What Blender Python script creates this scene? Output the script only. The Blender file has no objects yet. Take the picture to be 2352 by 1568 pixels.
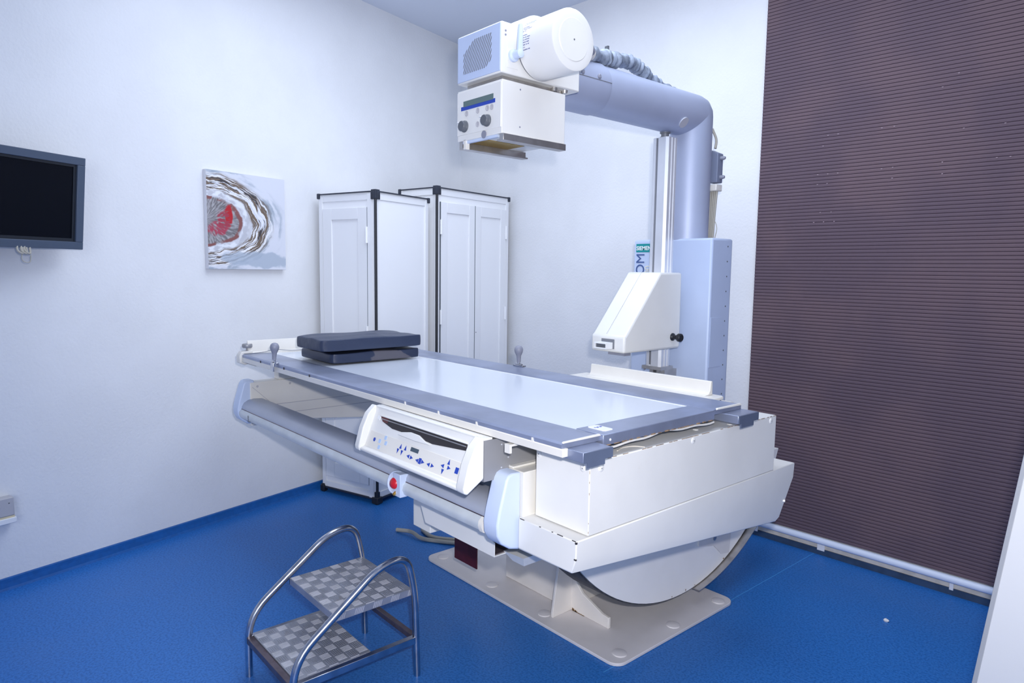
import bpy, bmesh, math, random
from mathutils import Vector, Matrix
random.seed(7)
SC = bpy.context.scene
COL = SC.collection

# ------------------------------------------------------------------ camera
CAM_H = 1.36
YAW, PITCH, ROLL = math.radians(-48.84), math.radians(5.87), math.radians(-0.80)
fw = Vector((math.sin(YAW) * math.cos(PITCH), math.cos(YAW) * math.cos(PITCH), -math.sin(PITCH)))
rt0 = Vector((math.cos(YAW), -math.sin(YAW), 0))
dn0 = fw.cross(rt0)
rt = math.cos(ROLL) * rt0 + math.sin(ROLL) * dn0
dn = -math.sin(ROLL) * rt0 + math.cos(ROLL) * dn0
cam_data = bpy.data.cameras.new('camera')
cam = bpy.data.objects.new('camera', cam_data)
COL.objects.link(cam)
cam_data.sensor_width = 36.0
cam_data.lens = 1568.0 / 2352.0 * 36.0
cam_data.clip_start = 0.02
m = Matrix((( rt.x, -dn.x, -fw.x, 0), (rt.y, -dn.y, -fw.y, 0), (rt.z, -dn.z, -fw.z, CAM_H), (0, 0, 0, 1)))
cam.matrix_world = m
SC.camera = cam

# ------------------------------------------------------------------ world, lights, exposure
w = bpy.data.worlds.new('world'); SC.world = w; w.use_nodes = True
w.node_tree.nodes['Background'].inputs[0].default_value = (0.75, 0.85, 1, 1)
w.node_tree.nodes['Background'].inputs[1].default_value = 0.0
SC.view_settings.view_transform = 'Standard'
SC.view_settings.look = 'None'
SC.view_settings.gamma = 1.0
SC.view_settings.use_curve_mapping = False
SC.view_settings.exposure = 0.10

def area(name, loc, target, sx, sy, power, color):
    d = bpy.data.lights.new(name, 'AREA'); d.shape = 'RECTANGLE'; d.size = sx; d.size_y = sy
    d.energy = power; d.color = color
    o = bpy.data.objects.new(name, d); COL.objects.link(o); o.location = loc
    v = Vector(target) - Vector(loc)
    o.rotation_euler = v.to_track_quat('-Z', 'Y').to_euler()
    return o
# ceiling tubes of the room (out of frame above) and the flash on the camera's hot shoe
area('ceiling_tube_light', (-1.9, 1.8, 2.98), (-1.9, 1.8, 0), 2.6, 1.5, 46, (0.80, 0.88, 1.0))
area('added_fill_light', (1.7, -1.9, 1.75), (-1.9, 2.2, 1.35), 3.2, 2.2, 84, (0.82, 0.90, 1.0))  # unseen fill added behind the camera to brighten the room evenly
fd = bpy.data.lights.new('camera_flash', 'SPOT'); fd.energy = 135; fd.color = (1.0, 0.97, 0.95)
fd.spot_size = math.radians(105); fd.spot_blend = 0.75; fd.shadow_soft_size = 0.025
fo = bpy.data.objects.new('camera_flash', fd); COL.objects.link(fo)
fo.location = Vector((0, 0, CAM_H)) - dn * 0.10 + rt * 0.060 + fw * 0.02
fo.rotation_euler = (fw * 1.0 + Vector((0, 0, 0.06)) + rt * 0.10).to_track_quat('-Z', 'Y').to_euler()

# ------------------------------------------------------------------ materials
def srgb(r, g, b):
    f = lambda c: (c / 12.92 if c <= 0.04045 else ((c + 0.055) / 1.055) ** 2.4)
    return (f(r / 255), f(g / 255), f(b / 255), 1)
class NT:
    def __init__(s, name):
        s.m = bpy.data.materials.new(name); s.m.use_nodes = True
        s.t = s.m.node_tree; s.b = s.t.nodes['Principled BSDF']
    def n(s, typ, **kw):
        x = s.t.nodes.new(typ)
        for k, v in kw.items():
            if k.startswith('i_'):
                key = k[2:]; key = int(key) if key.isdigit() else key
                if isinstance(v, bpy.types.NodeSocket): s.t.links.new(v, x.inputs[key])
                else: x.inputs[key].default_value = v
            else: setattr(x, k, v)
        return x
    def link(s, a, b): s.t.links.new(a, b)
    def math(s, op, a, b=0.0, c=None):
        x = s.n('ShaderNodeMath', operation=op)
        for i, v in enumerate((a, b, c)):
            if v is None: continue
            if isinstance(v, bpy.types.NodeSocket): s.link(v, x.inputs[i])
            else: x.inputs[i].default_value = v
        return x.outputs[0]
    def mix(s, f, a, b):
        x = s.n('ShaderNodeMix', data_type='RGBA')
        for i, v in ((0, f), (6, a), (7, b)):
            if isinstance(v, bpy.types.NodeSocket): s.link(v, x.inputs[i])
            else: x.inputs[i].default_value = v
        return x.outputs[2]
    def ss(s, v, lo, hi):
        x = s.n('ShaderNodeMapRange', interpolation_type='SMOOTHSTEP')
        s.link(v, x.inputs[0]); x.inputs[1].default_value = lo; x.inputs[2].default_value = hi
        return x.outputs[0]
    def coords(s): return s.n('ShaderNodeTexCoord').outputs['Object']
def mat(name, col, rough=0.5, metal=0.0, var=0.0, vscale=6.0, bump=0.0, bscale=60.0, dirt=None, damt=0.0, dscale=9.0, coat=0.0, spec=0.5):
    t = NT(name); b = t.b
    b.inputs['Base Color'].default_value = col
    b.inputs['Roughness'].default_value = rough; b.inputs['Metallic'].default_value = metal
    b.inputs['Coat Weight'].default_value = coat; b.inputs['Specular IOR Level'].default_value = spec
    co = t.coords(); c = None
    if var > 0:
        nz = t.n('ShaderNodeTexNoise', i_Vector=co, i_Scale=vscale, i_Detail=5.0)
        f = t.ss(nz.outputs[0], 0.35, 0.65)
        c = t.mix(f, tuple(x * (1 - var) for x in col[:3]) + (1,), tuple(min(1, x * (1 + var)) for x in col[:3]) + (1,))
    if dirt is not None:
        nz = t.n('ShaderNodeTexNoise', i_Vector=co, i_Scale=dscale, i_Detail=8.0, i_Roughness=0.7)
        f = t.ss(nz.outputs[0], 0.66 - damt, 0.80)
        c = t.mix(f, c if c is not None else col, dirt)
    if c is not None: t.link(c, b.inputs['Base Color'])
    if bump > 0:
        nz = t.n('ShaderNodeTexNoise', i_Vector=co, i_Scale=bscale, i_Detail=4.0)
        bp = t.n('ShaderNodeBump', i_Strength=bump, i_Distance=0.01, i_Height=nz.outputs[0])
        t.link(bp.outputs[0], b.inputs['Normal'])
    return t.m

M = {}
M['wall'] = mat('wall_paint', (0.80, 0.81, 0.84, 1), 0.5, var=0.02, vscale=3, bump=0.16, bscale=80, spec=0.4)
M['ceiling'] = mat('ceiling_paint', (0.72, 0.77, 0.88, 1), 0.8)
M['white'] = mat('white_enamel', (0.80, 0.795, 0.78, 1), 0.32, var=0.02, vscale=5)
M['worn'] = mat('worn_white_enamel', (0.79, 0.785, 0.77, 1), 0.36, var=0.03, vscale=4, dirt=(0.62, 0.58, 0.52, 1), damt=0.02)
M['drum'] = mat('off_white_drum_paint', (0.90, 0.88, 0.86, 1), 0.4, var=0.02, vscale=4, dirt=(0.72, 0.68, 0.62, 1), damt=0.01)
M['cream'] = mat('cream_enamel', (0.78, 0.755, 0.71, 1), 0.35, var=0.03, vscale=5)
M['beige'] = mat('beige_cover', (0.66, 0.62, 0.56, 1), 0.4, var=0.03, vscale=5)
M['paleblue'] = mat('pale_blue_plastic', (0.60, 0.69, 0.88, 1), 0.42, var=0.02)
M['blue_box'] = mat('light_blue_enamel', (0.52, 0.61, 0.82, 1), 0.38, var=0.02)
M['steelblue'] = mat('blue_grey_metal_paint', (0.43, 0.48, 0.64, 1), 0.46, metal=0.2, var=0.05, vscale=3)
M['frame'] = mat('brushed_grey_blue_frame', (0.30, 0.34, 0.47, 1), 0.34, metal=0.5, var=0.10, vscale=7)
M['frame_dark'] = mat('dark_slate_end_block', (0.12, 0.15, 0.23, 1), 0.42, metal=0.2, var=0.08)
M['top'] = mat('white_laminate', (0.74, 0.79, 0.88, 1), 0.16, var=0.012, vscale=2)
M['handrail'] = mat('grey_handrail', (0.46, 0.49, 0.58, 1), 0.36, metal=0.2, var=0.03)
M['milky'] = mat('milky_rail_cover', (0.60, 0.64, 0.68, 1), 0.35, var=0.05, vscale=14)
M['alu'] = mat('aluminium', (0.74, 0.76, 0.82, 1), 0.32, metal=0.45, var=0.04)
M['alu_dark'] = mat('dark_aluminium_slot', (0.22, 0.23, 0.26, 1), 0.5, metal=0.3)
M['steel'] = mat('steel_strip', (0.52, 0.50, 0.49, 1), 0.33, metal=0.85, var=0.10, vscale=20)
M['chrome'] = mat('chromed_tube', (0.55, 0.56, 0.60, 1), 0.22, metal=1.0, var=0.12, vscale=25)
M['rusty'] = mat('brown_steel_bar', (0.16, 0.13, 0.15, 1), 0.4, metal=0.7, var=0.15, vscale=20, dirt=(0.10, 0.035, 0.018, 1), damt=0.12, dscale=30)
M['tread'] = mat('diamond_plate', (0.40, 0.41, 0.46, 1), 0.42, metal=0.6, var=0.10, vscale=12, dirt=(0.30, 0.25, 0.20, 1), damt=0.08, dscale=10)
M['tread_bar'] = mat('diamond_plate_bars', (0.62, 0.62, 0.67, 1), 0.35, metal=0.5, var=0.1, vscale=14)
M['black'] = mat('black_plastic', (0.012, 0.014, 0.02, 1), 0.4)
M['navy_trim'] = mat('dark_navy_rubber', (0.02, 0.026, 0.045, 1), 0.45)
M['slot'] = mat('dark_slot', (0.03, 0.026, 0.028, 1), 0.5)
M['slot_red'] = mat('dark_red_slot_end', (0.12, 0.03, 0.03, 1), 0.4)
M['keyblue'] = mat('key_blue', (0.018, 0.06, 0.42, 1), 0.5)
M['keypale'] = mat('key_pale_blue', (0.48, 0.62, 0.85, 1), 0.5)
M['lcd'] = mat('lcd_grey_green', (0.11, 0.17, 0.17, 1), 0.3)
M['lcd_dark'] = mat('lcd_slate', (0.06, 0.09, 0.12, 1), 0.3)
M['red'] = mat('red_button', (0.62, 0.015, 0.03, 1), 0.28)
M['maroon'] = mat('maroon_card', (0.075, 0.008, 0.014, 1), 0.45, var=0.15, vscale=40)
M['knob'] = mat('grey_knob', (0.11, 0.12, 0.14, 1), 0.45)
M['grip'] = mat('grey_handgrip', (0.26, 0.27, 0.34, 1), 0.4)
M['boxgrey'] = mat('grey_sheet_metal', (0.32, 0.32, 0.34, 1), 0.4, metal=0.3, var=0.03)
M['plate'] = mat('base_plate_paint', (0.68, 0.65, 0.66, 1), 0.5, var=0.03, vscale=8, dirt=(0.33, 0.31, 0.31, 1), damt=0.0, dscale=22)
M['basecream'] = mat('base_cream_paint', (0.78, 0.74, 0.71, 1), 0.5, var=0.03, dirt=(0.40, 0.27, 0.16, 1), damt=0.0, dscale=16)
M['rust'] = mat('rust', (0.30, 0.19, 0.11, 1), 0.8, var=0.4, vscale=60)
M['belt'] = mat('dark_belt', (0.05, 0.05, 0.055, 1), 0.6, var=0.3, vscale=40)
M['hose'] = mat('grey_fabric_hose', (0.23, 0.27, 0.35, 1), 0.5, var=0.3, vscale=30)
M['cable'] = mat('beige_cable', (0.42, 0.40, 0.35, 1), 0.55)
M['jbox'] = mat('slate_junction_box', (0.20, 0.23, 0.33, 1), 0.5)
M['teal'] = mat('teal_sign', (0.0, 0.26, 0.28, 1), 0.5)
M['lettering_white'] = mat('white_lettering', (0.85, 0.86, 0.88, 1), 0.5)
M['lettering_blue'] = mat('navy_lettering', (0.05, 0.10, 0.28, 1), 0.5)
M['lettering_cream'] = mat('cream_lettering', (0.78, 0.76, 0.66, 1), 0.5)
M['print'] = mat('blue_print', (0.09, 0.11, 0.30, 1), 0.5)
M['bezel'] = mat('grey_tv_bezel', (0.065, 0.09, 0.14, 1), 0.4)
M['screen'] = mat('black_tv_screen', (0.002, 0.003, 0.007, 1), 0.25, spec=0.12)
M['screen_rim'] = mat('black_tv_inner_rim', (0.008, 0.012, 0.02, 1), 0.4)
M['pvc'] = mat('white_cupboard_sheet', (0.87, 0.88, 0.91, 1), 0.30)
M['pvc_frame'] = mat('white_cupboard_frame', (0.83, 0.84, 0.87, 1), 0.3)
M['gap'] = mat('dark_gap', (0.10, 0.12, 0.14, 1), 0.6)
M['baseboard'] = mat('blue_coved_skirting', (0.006, 0.10, 0.36, 1), 0.5, var=0.08, vscale=40)
M['shadestrip'] = mat('dark_blue_shade_strip', (0.03, 0.06, 0.12, 1), 0.5, var=0.15, vscale=20)
M['creamtrim'] = mat('dirty_cream_sill', (0.66, 0.62, 0.56, 1), 0.5, var=0.1, vscale=20, dirt=(0.18, 0.13, 0.08, 1), damt=0.05, dscale=20)
M['pipe'] = mat('white_pipe', (0.68, 0.75, 0.90, 1), 0.35)
M['socket'] = mat('grey_socket_cover', (0.50, 0.49, 0.52, 1), 0.5)
M['yellowed'] = mat('yellowed_strip', (0.68, 0.60, 0.42, 1), 0.5)
M['board'] = mat('white_board_face', (0.80, 0.80, 0.81, 1), 0.45)
M['boardedge'] = mat('grey_board_edge', (0.42, 0.43, 0.46, 1), 0.45)
M['brass'] = mat('brass_filter', (0.55, 0.36, 0.08, 1), 0.3, metal=0.7)
M['crumb'] = mat('white_crumb', (0.75, 0.73, 0.72, 1), 0.8)
M['hole'] = mat('painted_light_leak', (0.34, 0.26, 0.30, 1), 0.6)

def vinyl(name, base, dark, light, bscale=220):
    t = NT(name); co = t.coords()
    n1 = t.n('ShaderNodeTexNoise', i_Vector=co, i_Scale=120.0, i_Detail=4.0)
    n2 = t.n('ShaderNodeTexNoise', i_Vector=co, i_Scale=2.2, i_Detail=4.0)
    c = t.mix(t.ss(n1.outputs[0], 0.36, 0.58), dark, base)
    n3 = t.n('ShaderNodeTexNoise', i_Vector=co, i_Scale=240.0, i_Detail=1.0)
    c = t.mix(t.ss(n3.outputs[0], 0.64, 0.74), c, light)
    c = t.mix(t.math('MULTIPLY', t.ss(n2.outputs[0], 0.45, 0.75), 0.12), c, (0.10, 0.19, 0.42, 1))
    t.link(c, t.b.inputs['Base Color']); t.b.inputs['Roughness'].default_value = 0.42
    t.b.inputs['Specular IOR Level'].default_value = 0.4
    return t.m
M['floor'] = vinyl('blue_vinyl_floor', (0.024, 0.175, 0.545, 1), (0.010, 0.122, 0.42, 1), (0.08, 0.24, 0.56, 1))
M['seam'] = mat('floor_weld', (0.05, 0.27, 0.66, 1), 0.5)

def vinyl_black():
    t = NT('navy_vinyl_cushion'); co = t.coords()
    nz = t.n('ShaderNodeTexNoise', i_Vector=co, i_Scale=9.0, i_Detail=4.0)
    bp = t.n('ShaderNodeBump', i_Strength=0.45, i_Distance=0.02, i_Height=nz.outputs[0])
    t.b.inputs['Base Color'].default_value = (0.030, 0.042, 0.085, 1); t.b.inputs['Roughness'].default_value = 0.42
    t.link(bp.outputs[0], t.b.inputs['Normal'])
    return t.m
M['cushion'] = vinyl_black()
def vinyl_worn():
    t = NT('worn_vinyl_cushion'); co = t.coords()
    sp = t.n('ShaderNodeSeparateXYZ', i_0=co)
    nz = t.n('ShaderNodeTexNoise', i_Vector=co, i_Scale=16.0, i_Detail=5.0)
    edge = t.math('ADD', sp.outputs[1], t.math('MULTIPLY', t.math('SUBTRACT', nz.outputs[0], 0.5), 0.10))
    f = t.math('MULTIPLY', t.ss(edge, 1.530, 1.538), t.math('SUBTRACT', 1.0, t.ss(t.math('ADD', edge, t.math('MULTIPLY', t.math('SUBTRACT', 0.985, sp.outputs[2]), -2.5)), 1.66, 1.67)))
    c = t.mix(f, (0.022, 0.032, 0.07, 1), (0.105, 0.10, 0.125, 1))
    t.link(c, t.b.inputs['Base Color']); t.b.inputs['Roughness'].default_value = 0.4
    return t.m
M['cushion_worn'] = vinyl_worn()
def blind_mat():
    t = NT('plum_pleated_fabric'); co = t.coords()
    nz = t.n('ShaderNodeTexNoise', i_Vector=co, i_Scale=3.0, i_Detail=3.0)
    c = t.mix(t.ss(nz.outputs[0], 0.35, 0.65), (0.118, 0.084, 0.108, 1), (0.146, 0.100, 0.118, 1))
    t.link(c, t.b.inputs['Base Color']); t.b.inputs['Roughness'].default_value = 0.7
    t.b.inputs['Specular IOR Level'].default_value = 0.25
    return t.m
M['blind'] = blind_mat()
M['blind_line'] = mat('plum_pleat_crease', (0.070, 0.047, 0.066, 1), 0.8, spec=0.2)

def painting_mat(W, H):
    """abstract canvas; object coords u (0..W) along x, v (0..H) along z"""
    t = NT('abstract_paint'); co = t.coords(); sp = t.n('ShaderNodeSeparateXYZ', i_0=co)
    u = t.math('DIVIDE', sp.outputs[0], W); v = t.math('DIVIDE', sp.outputs[2], H)
    big = t.n('ShaderNodeTexNoise', i_Vector=co, i_Scale=9.0, i_Detail=5.0)
    off = t.math('MULTIPLY', t.math('SUBTRACT', big.outputs[0], 0.5), 0.16)
    du = t.math('SUBTRACT', u, -0.02); dv = t.math('SUBTRACT', v, 0.49)
    r = t.math('ADD', t.math('SQRT', t.math('ADD', t.math('MULTIPLY', t.math('MULTIPLY', du, du), 0.76), t.math('MULTIPLY', t.math('MULTIPLY', dv, dv), 2.45))), off)
    th = t.math('ARCTAN2', dv, du)
    def streak(rs, ts, seed, lo, hi):
        cb = t.n('ShaderNodeCombineXYZ', i_0=t.math('MULTIPLY', r, rs), i_1=t.math('MULTIPLY', th, ts), i_2=seed)
        nz = t.n('ShaderNodeTexNoise', i_Vector=cb.outputs[0], i_Scale=1.0, i_Detail=3.0)
        return t.ss(nz.outputs[0], lo, hi)
    c = (0.70, 0.72, 0.80, 1)
    band = lambda a, b, cc, d: t.math('MULTIPLY', t.ss(r, a, b), t.math('SUBTRACT', 1.0, t.ss(r, cc, d)))
    c = t.mix(t.math('MULTIPLY', band(0.60, 0.70, 0.80, 0.92), streak(9, 2.5, 3.1, 0.45, 0.62)), c, (0.36, 0.42, 0.50, 1))
    c = t.mix(t.math('MULTIPLY', band(0.47, 0.50, 0.70, 0.78), streak(34, 2.2, 0.3, 0.42, 0.52)), c, (0.17, 0.12, 0.085, 1))
    c = t.mix(t.math('MULTIPLY', band(0.47, 0.50, 0.72, 0.78), streak(60, 2.6, 7.3, 0.50, 0.57)), c, (0.85, 0.85, 0.88, 1))
    c = t.mix(t.math('MULTIPLY', band(0.50, 0.54, 0.68, 0.74), streak(50, 3.2, 12.3, 0.57, 0.62)), c, (0.05, 0.045, 0.05, 1))
    c = t.mix(t.math('MULTIPLY', band(0.40, 0.42, 0.48, 0.52), 0.6), c, (0.42, 0.42, 0.46, 1))
    inner = t.math('SUBTRACT', 1.0, t.ss(r, 0.37, 0.41))
    c = t.mix(inner, c, t.mix(streak(12, 14, 1.7, 0.35, 0.65), (0.16, 0.15, 0.16, 1), (0.40, 0.39, 0.41, 1)))
    c = t.mix(t.math('MULTIPLY', band(0.34, 0.36, 0.39, 0.41), streak(5, 3.0, 5.5, 0.38, 0.5)), c, (0.24, 0.09, 0.085, 1))
    rn = t.n('ShaderNodeTexNoise', i_Vector=co, i_Scale=14.0, i_Detail=6.0)
    def blob(cu, cv, ru, rv):
        a = t.math('DIVIDE', t.math('SUBTRACT', u, cu), ru); b = t.math('DIVIDE', t.math('SUBTRACT', v, cv), rv)
        d = t.math('ADD', t.math('SQRT', t.math('ADD', t.math('MULTIPLY', a, a), t.math('MULTIPLY', b, b))), t.math('MULTIPLY', t.math('SUBTRACT', rn.outputs[0], 0.5), 1.3))
        return t.math('SUBTRACT', 1.0, t.ss(d, 0.7, 1.0))
    c = t.mix(t.math('MULTIPLY', blob(0.12, 0.41, 0.14, 0.09), streak(20, 12, 4.4, 0.35, 0.55)), c, (0.40, 0.05, 0.09, 1))
    c = t.mix(t.math('MULTIPLY', blob(0.262, 0.555, 0.055, 0.12), streak(10, 10, 2.4, 0.25, 0.45)), c, (0.47, 0.01, 0.02, 1))
    c = t.mix(t.math('MULTIPLY', blob(0.20, 0.50, 0.09, 0.10), streak(16, 12, 8.4, 0.40, 0.55)), c, (0.36, 0.04, 0.07, 1))
    c = t.mix(t.math('MULTIPLY', blob(0.62, 0.10, 0.6, 0.09), 0.8), c, (0.38, 0.45, 0.55, 1))
    c = t.mix(t.math('MULTIPLY', band(0.405, 0.42, 0.47, 0.50), streak(14, 4, 9.1, 0.40, 0.60)), c, (0.80, 0.82, 0.88, 1))
    t.link(c, t.b.inputs['Base Color']); t.b.inputs['Roughness'].default_value = 0.5
    bp = t.n('ShaderNodeBump', i_Strength=0.4, i_Distance=0.004, i_Height=rn.outputs[0]); t.link(bp.outputs[0], t.b.inputs['Normal'])
    return t.m

# ------------------------------------------------------------------ mesh helpers
def new(): return bmesh.new()
def box(bm, x0, x1, y0, y1, z0, z1):
    vs = [bm.verts.new((x, y, z)) for z in (z0, z1) for y in (y0, y1) for x in (x0, x1)]
    for f in ((0, 2, 3, 1), (4, 5, 7, 6), (0, 1, 5, 4), (2, 6, 7, 3), (0, 4, 6, 2), (1, 3, 7, 5)):
        bm.faces.new([vs[i] for i in f])
    return bm
def hexa(bm, pts):   # 8 points: bottom 4 (ccw) then top 4
    vs = [bm.verts.new(p) for p in pts]
    for f in ((3, 2, 1, 0), (4, 5, 6, 7), (0, 1, 5, 4), (1, 2, 6, 5), (2, 3, 7, 6), (3, 0, 4, 7)):
        bm.faces.new([vs[i] for i in f])
def prism(bm, prof, axis, a0, a1):
    """extrude a 2-D profile along axis 'x' (prof=(y,z)), 'y' (prof=(x,z)) or 'z' (prof=(x,y))"""
    def P(p, a):
        return {'x': (a, p[0], p[1]), 'y': (p[0], a, p[1]), 'z': (p[0], p[1], a)}[axis]
    A = [bm.verts.new(P(p, a0)) for p in prof]; B = [bm.verts.new(P(p, a1)) for p in prof]
    n = len(prof)
    bm.faces.new(A[::-1]); bm.faces.new(B)
    for i in range(n):
        bm.faces.new((A[i], A[(i + 1) % n], B[(i + 1) % n], B[i]))
def frame_of(t):
    t = Vector(t).normalized()
    a = Vector((0, 0, 1)) if abs(t.z) < 0.9 else Vector((1, 0, 0))
    u = t.cross(a).normalized(); return u, t.cross(u).normalized()
def tube(bm, pts, r, seg=14, cap=True, rad=None):
    pts = [Vector(p) for p in pts]; n = len(pts); rings = []
    d = [(pts[i + 1] - pts[i]).normalized() for i in range(n - 1)]
    u, v = frame_of(d[0])
    for i in range(n):
        rr = rad[i] if rad else r
        if i == 0: tn = d[0]; prev = d[0]
        elif i == n - 1: tn = d[-1]; prev = d[-1]
        else: tn = (d[i - 1] + d[i]).normalized(); prev = d[i - 1]
        if i > 0:   # transport frame
            q = d[max(0, i - 2)].rotation_difference(d[i - 1]) if i > 1 else None
            if q: u = q @ u; v = q @ v
        ring = []
        for k in range(seg):
            a = 2 * math.pi * k / seg
            off = (u * math.cos(a) + v * math.sin(a)) * rr
            off = off - prev * (off.dot(tn) / max(0.2, prev.dot(tn)))   # mitre plane
            ring.append(bm.verts.new(pts[i] + off))
        rings.append(ring)
    for i in range(n - 1):
        for k in range(seg):
            bm.faces.new((rings[i][k], rings[i][(k + 1) % seg], rings[i + 1][(k + 1) % seg], rings[i + 1][k]))
    if cap:
        bm.faces.new(rings[0][::-1]); bm.faces.new(rings[-1])
def lathe(bm, base, axis, prof, seg=28):
    """prof = [(radius, height along axis)]"""
    axis = Vector(axis).normalized(); u, v = frame_of(axis); base = Vector(base); rings = []
    for r, h in prof:
        r = max(r, 1e-4)
        rings.append([bm.verts.new(base + axis * h + (u * math.cos(2 * math.pi * k / seg) + v * math.sin(2 * math.pi * k / seg)) * r) for k in range(seg)])
    for i in range(len(rings) - 1):
        for k in range(seg):
            bm.faces.new((rings[i][k], rings[i][(k + 1) % seg], rings[i + 1][(k + 1) % seg], rings[i + 1][k]))
    bm.faces.new(rings[0][::-1]); bm.faces.new(rings[-1])
def smooth_path(pts, rad, n=5):
    """polyline with rounded corners of radius rad"""
    pts = [Vector(p) for p in pts]; out = [pts[0]]
    for i in range(1, len(pts) - 1):
        a, b, c = pts[i - 1], pts[i], pts[i + 1]
        d1 = (a - b); d2 = (c - b); L = min(rad, d1.length * 0.49, d2.length * 0.49)
        p, q = b + d1.normalized() * L, b + d2.normalized() * L
        for k in range(n + 1):
            s = k / n; out.append((1 - s) ** 2 * p + 2 * s * (1 - s) * b + s * s * q)
    out.append(pts[-1]); return out
def ensure(bm): bmesh.ops.recalc_face_normals(bm, faces=bm.faces)

def obj(name, bm, m, parent=None, bevel=0.0, seg=2, smooth=False, local=False, ang=35):
    ensure(bm)
    me = bpy.data.meshes.new(name); bm.to_mesh(me); bm.free()
    for x in (m if isinstance(m, (list, tuple)) else [m]): me.materials.append(x)
    o = bpy.data.objects.new(name, me); COL.objects.link(o)
    if bevel > 0:
        b = o.modifiers.new('bevel', 'BEVEL'); b.width = bevel; b.segments = seg; b.limit_method = 'ANGLE'
        b.angle_limit = math.radians(ang); b.use_clamp_overlap = True
    if smooth or bevel > 0:
        me.shade_smooth() if hasattr(me, 'shade_smooth') else None
        try: me.set_sharp_from_angle(angle=math.radians(38))
        except Exception: pass
    if parent is not None:
        o.parent = parent
        if not local and parent.type == 'EMPTY':
            o.matrix_parent_inverse = (Matrix.Translation(parent.location) @ parent.rotation_euler.to_matrix().to_4x4()).inverted()
    return o
def tag(o, label, cat, group=None):
    o['label'] = label; o['category'] = cat
    if group: o['group'] = group
    return o
def thing(name, label, cat, loc=(0, 0, 0), rotz=0.0, group=None):
    o = bpy.data.objects.new(name, None); COL.objects.link(o); o.empty_display_size = 0.1
    o.location = loc; o.rotation_euler = (0, 0, rotz)
    return tag(o, label, cat, group)
def struct(name, bm, m, **kw):
    o = obj(name, bm, m, **kw); o['kind'] = 'structure'; return o
def B(*a):
    bm = new(); box(bm, *a); return bm
def setmat(bm, f0, idx):
    bm.faces.ensure_lookup_table()
    for f in bm.faces[f0:]: f.material_index = idx
def text_mesh(name, body, size, m, parent, loc, right, up, depth=0.001, xscale=1.0, bold=0.0):
    cu = bpy.data.curves.new(name, 'FONT'); cu.body = body; cu.size = size; cu.extrude = depth; cu.offset = size * bold; cu.align_x = 'LEFT'
    tmp = bpy.data.objects.new(name + '_tmp', cu); COL.objects.link(tmp)
    dg = bpy.context.evaluated_depsgraph_get()
    me = bpy.data.meshes.new_from_object(tmp.evaluated_get(dg))
    bpy.data.objects.remove(tmp); bpy.data.curves.remove(cu)
    r = Vector(right).normalized(); u = Vector(up).normalized(); n = r.cross(u)
    mm = Matrix(((r.x * xscale, u.x, n.x, loc[0]), (r.y * xscale, u.y, n.y, loc[1]), (r.z * xscale, u.z, n.z, loc[2]), (0, 0, 0, 1)))
    me.transform(mm); me.materials.clear(); me.materials.append(m)
    o = bpy.data.objects.new(name, me); COL.objects.link(o)
    o.parent = parent
    if parent.type == 'EMPTY': o.matrix_parent_inverse = Matrix.Translation(parent.location).inverted()
    return o

# ------------------------------------------------------------------ room shell
LA = Vector((-3.433, 0.194, 0)); LD = Vector((-0.259, 0.966, 0)).normalized(); LN = Vector((LD.y, -LD.x, 0))
BA = Vector((-1.727, 3.277, 0)); BD = Vector((0.9994, 0.035, 0)).normalized(); BN = Vector((BD.y, -BD.x, 0))
def LW(s, z, o=0.0): return LA + LD * s + LN * (o - 0.025) + Vector((0, 0, z))
def BW(s, z, o=0.0): return BA + BD * s + BN * o + Vector((0, 0, z))
HC = 3.03
def slab(f, s0, s1, z0, z1, o0, o1, bm=None):
    bm = bm or new()
    hexa(bm, [f(s0, z0, o0), f(s1, z0, o0), f(s1, z0, o1), f(s0, z0, o1), f(s0, z1, o0), f(s1, z1, o0), f(s1, z1, o1), f(s0, z1, o1)])
    return bm
# corner of the two walls
def corner(o=0.0):
    a = LW(0, 0); b = BW(0, 0)
    den = LD.x * (-BD.y) + LD.y * BD.x
    s = ((b.x - a.x) * (-BD.y) + (b.y - a.y) * BD.x) / den
    return s
SCN = corner()
cpt = LW(SCN, 0)
struct('floor', B(-5.0, 2.6, -2.6, 4.2, -0.1, 0.0), M['floor'])
struct('ceiling', B(-5.0, 2.6, -2.6, 4.2, HC, HC + 0.1), M['ceiling'])
struct('wall_left', slab(LW, -3.0, SCN + 0.12, 0, HC, 0, -0.12), M['wall'])
struct('wall_back', slab(BW, (cpt - BA).dot(BD) - 0.12, 4.3, 0, HC, 0, -0.12), M['wall'])
struct('wall_right', B(2.45, 2.57, -2.5, 3.9, 0, HC), M['wall'])
struct('wall_front', B(-3.2, 2.57, -2.57, -2.45, 0, HC), M['wall'])
# coved skirting along the left wall
bm = new()
prof = [(0, 0), (0.022, 0), (0.017, 0.010), (0.013, 0.030), (0.011, 0.046), (0, 0.048)]
A = [bm.verts.new(LW(-2.8, z, o)) for o, z in prof]; Bv = [bm.verts.new(LW(SCN - 0.01, z, o)) for o, z in prof]
bm.faces.new(A[::-1]); bm.faces.new(Bv)
for i in range(len(prof)): bm.faces.new((A[i], A[(i + 1) % 6], Bv[(i + 1) % 6], Bv[i]))
struct('baseboard_left', bm, M['baseboard'])
bm = slab(BW, (cpt - BA).dot(BD) + 0.02, -0.14, 0, 0.05, 0, 0.012)
struct('baseboard_back', bm, M['baseboard'])
struct('painted_shade_strip', slab(BW, -0.135, 2.9, 0, 0.030, 0, 0.02), M['shadestrip'])  # dark strip painted in as the shadow gap below the sill
struct('trim_2', slab(BW, -0.10, 2.9, 0.030, 0.060, 0, 0.014), M['creamtrim'])
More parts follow.
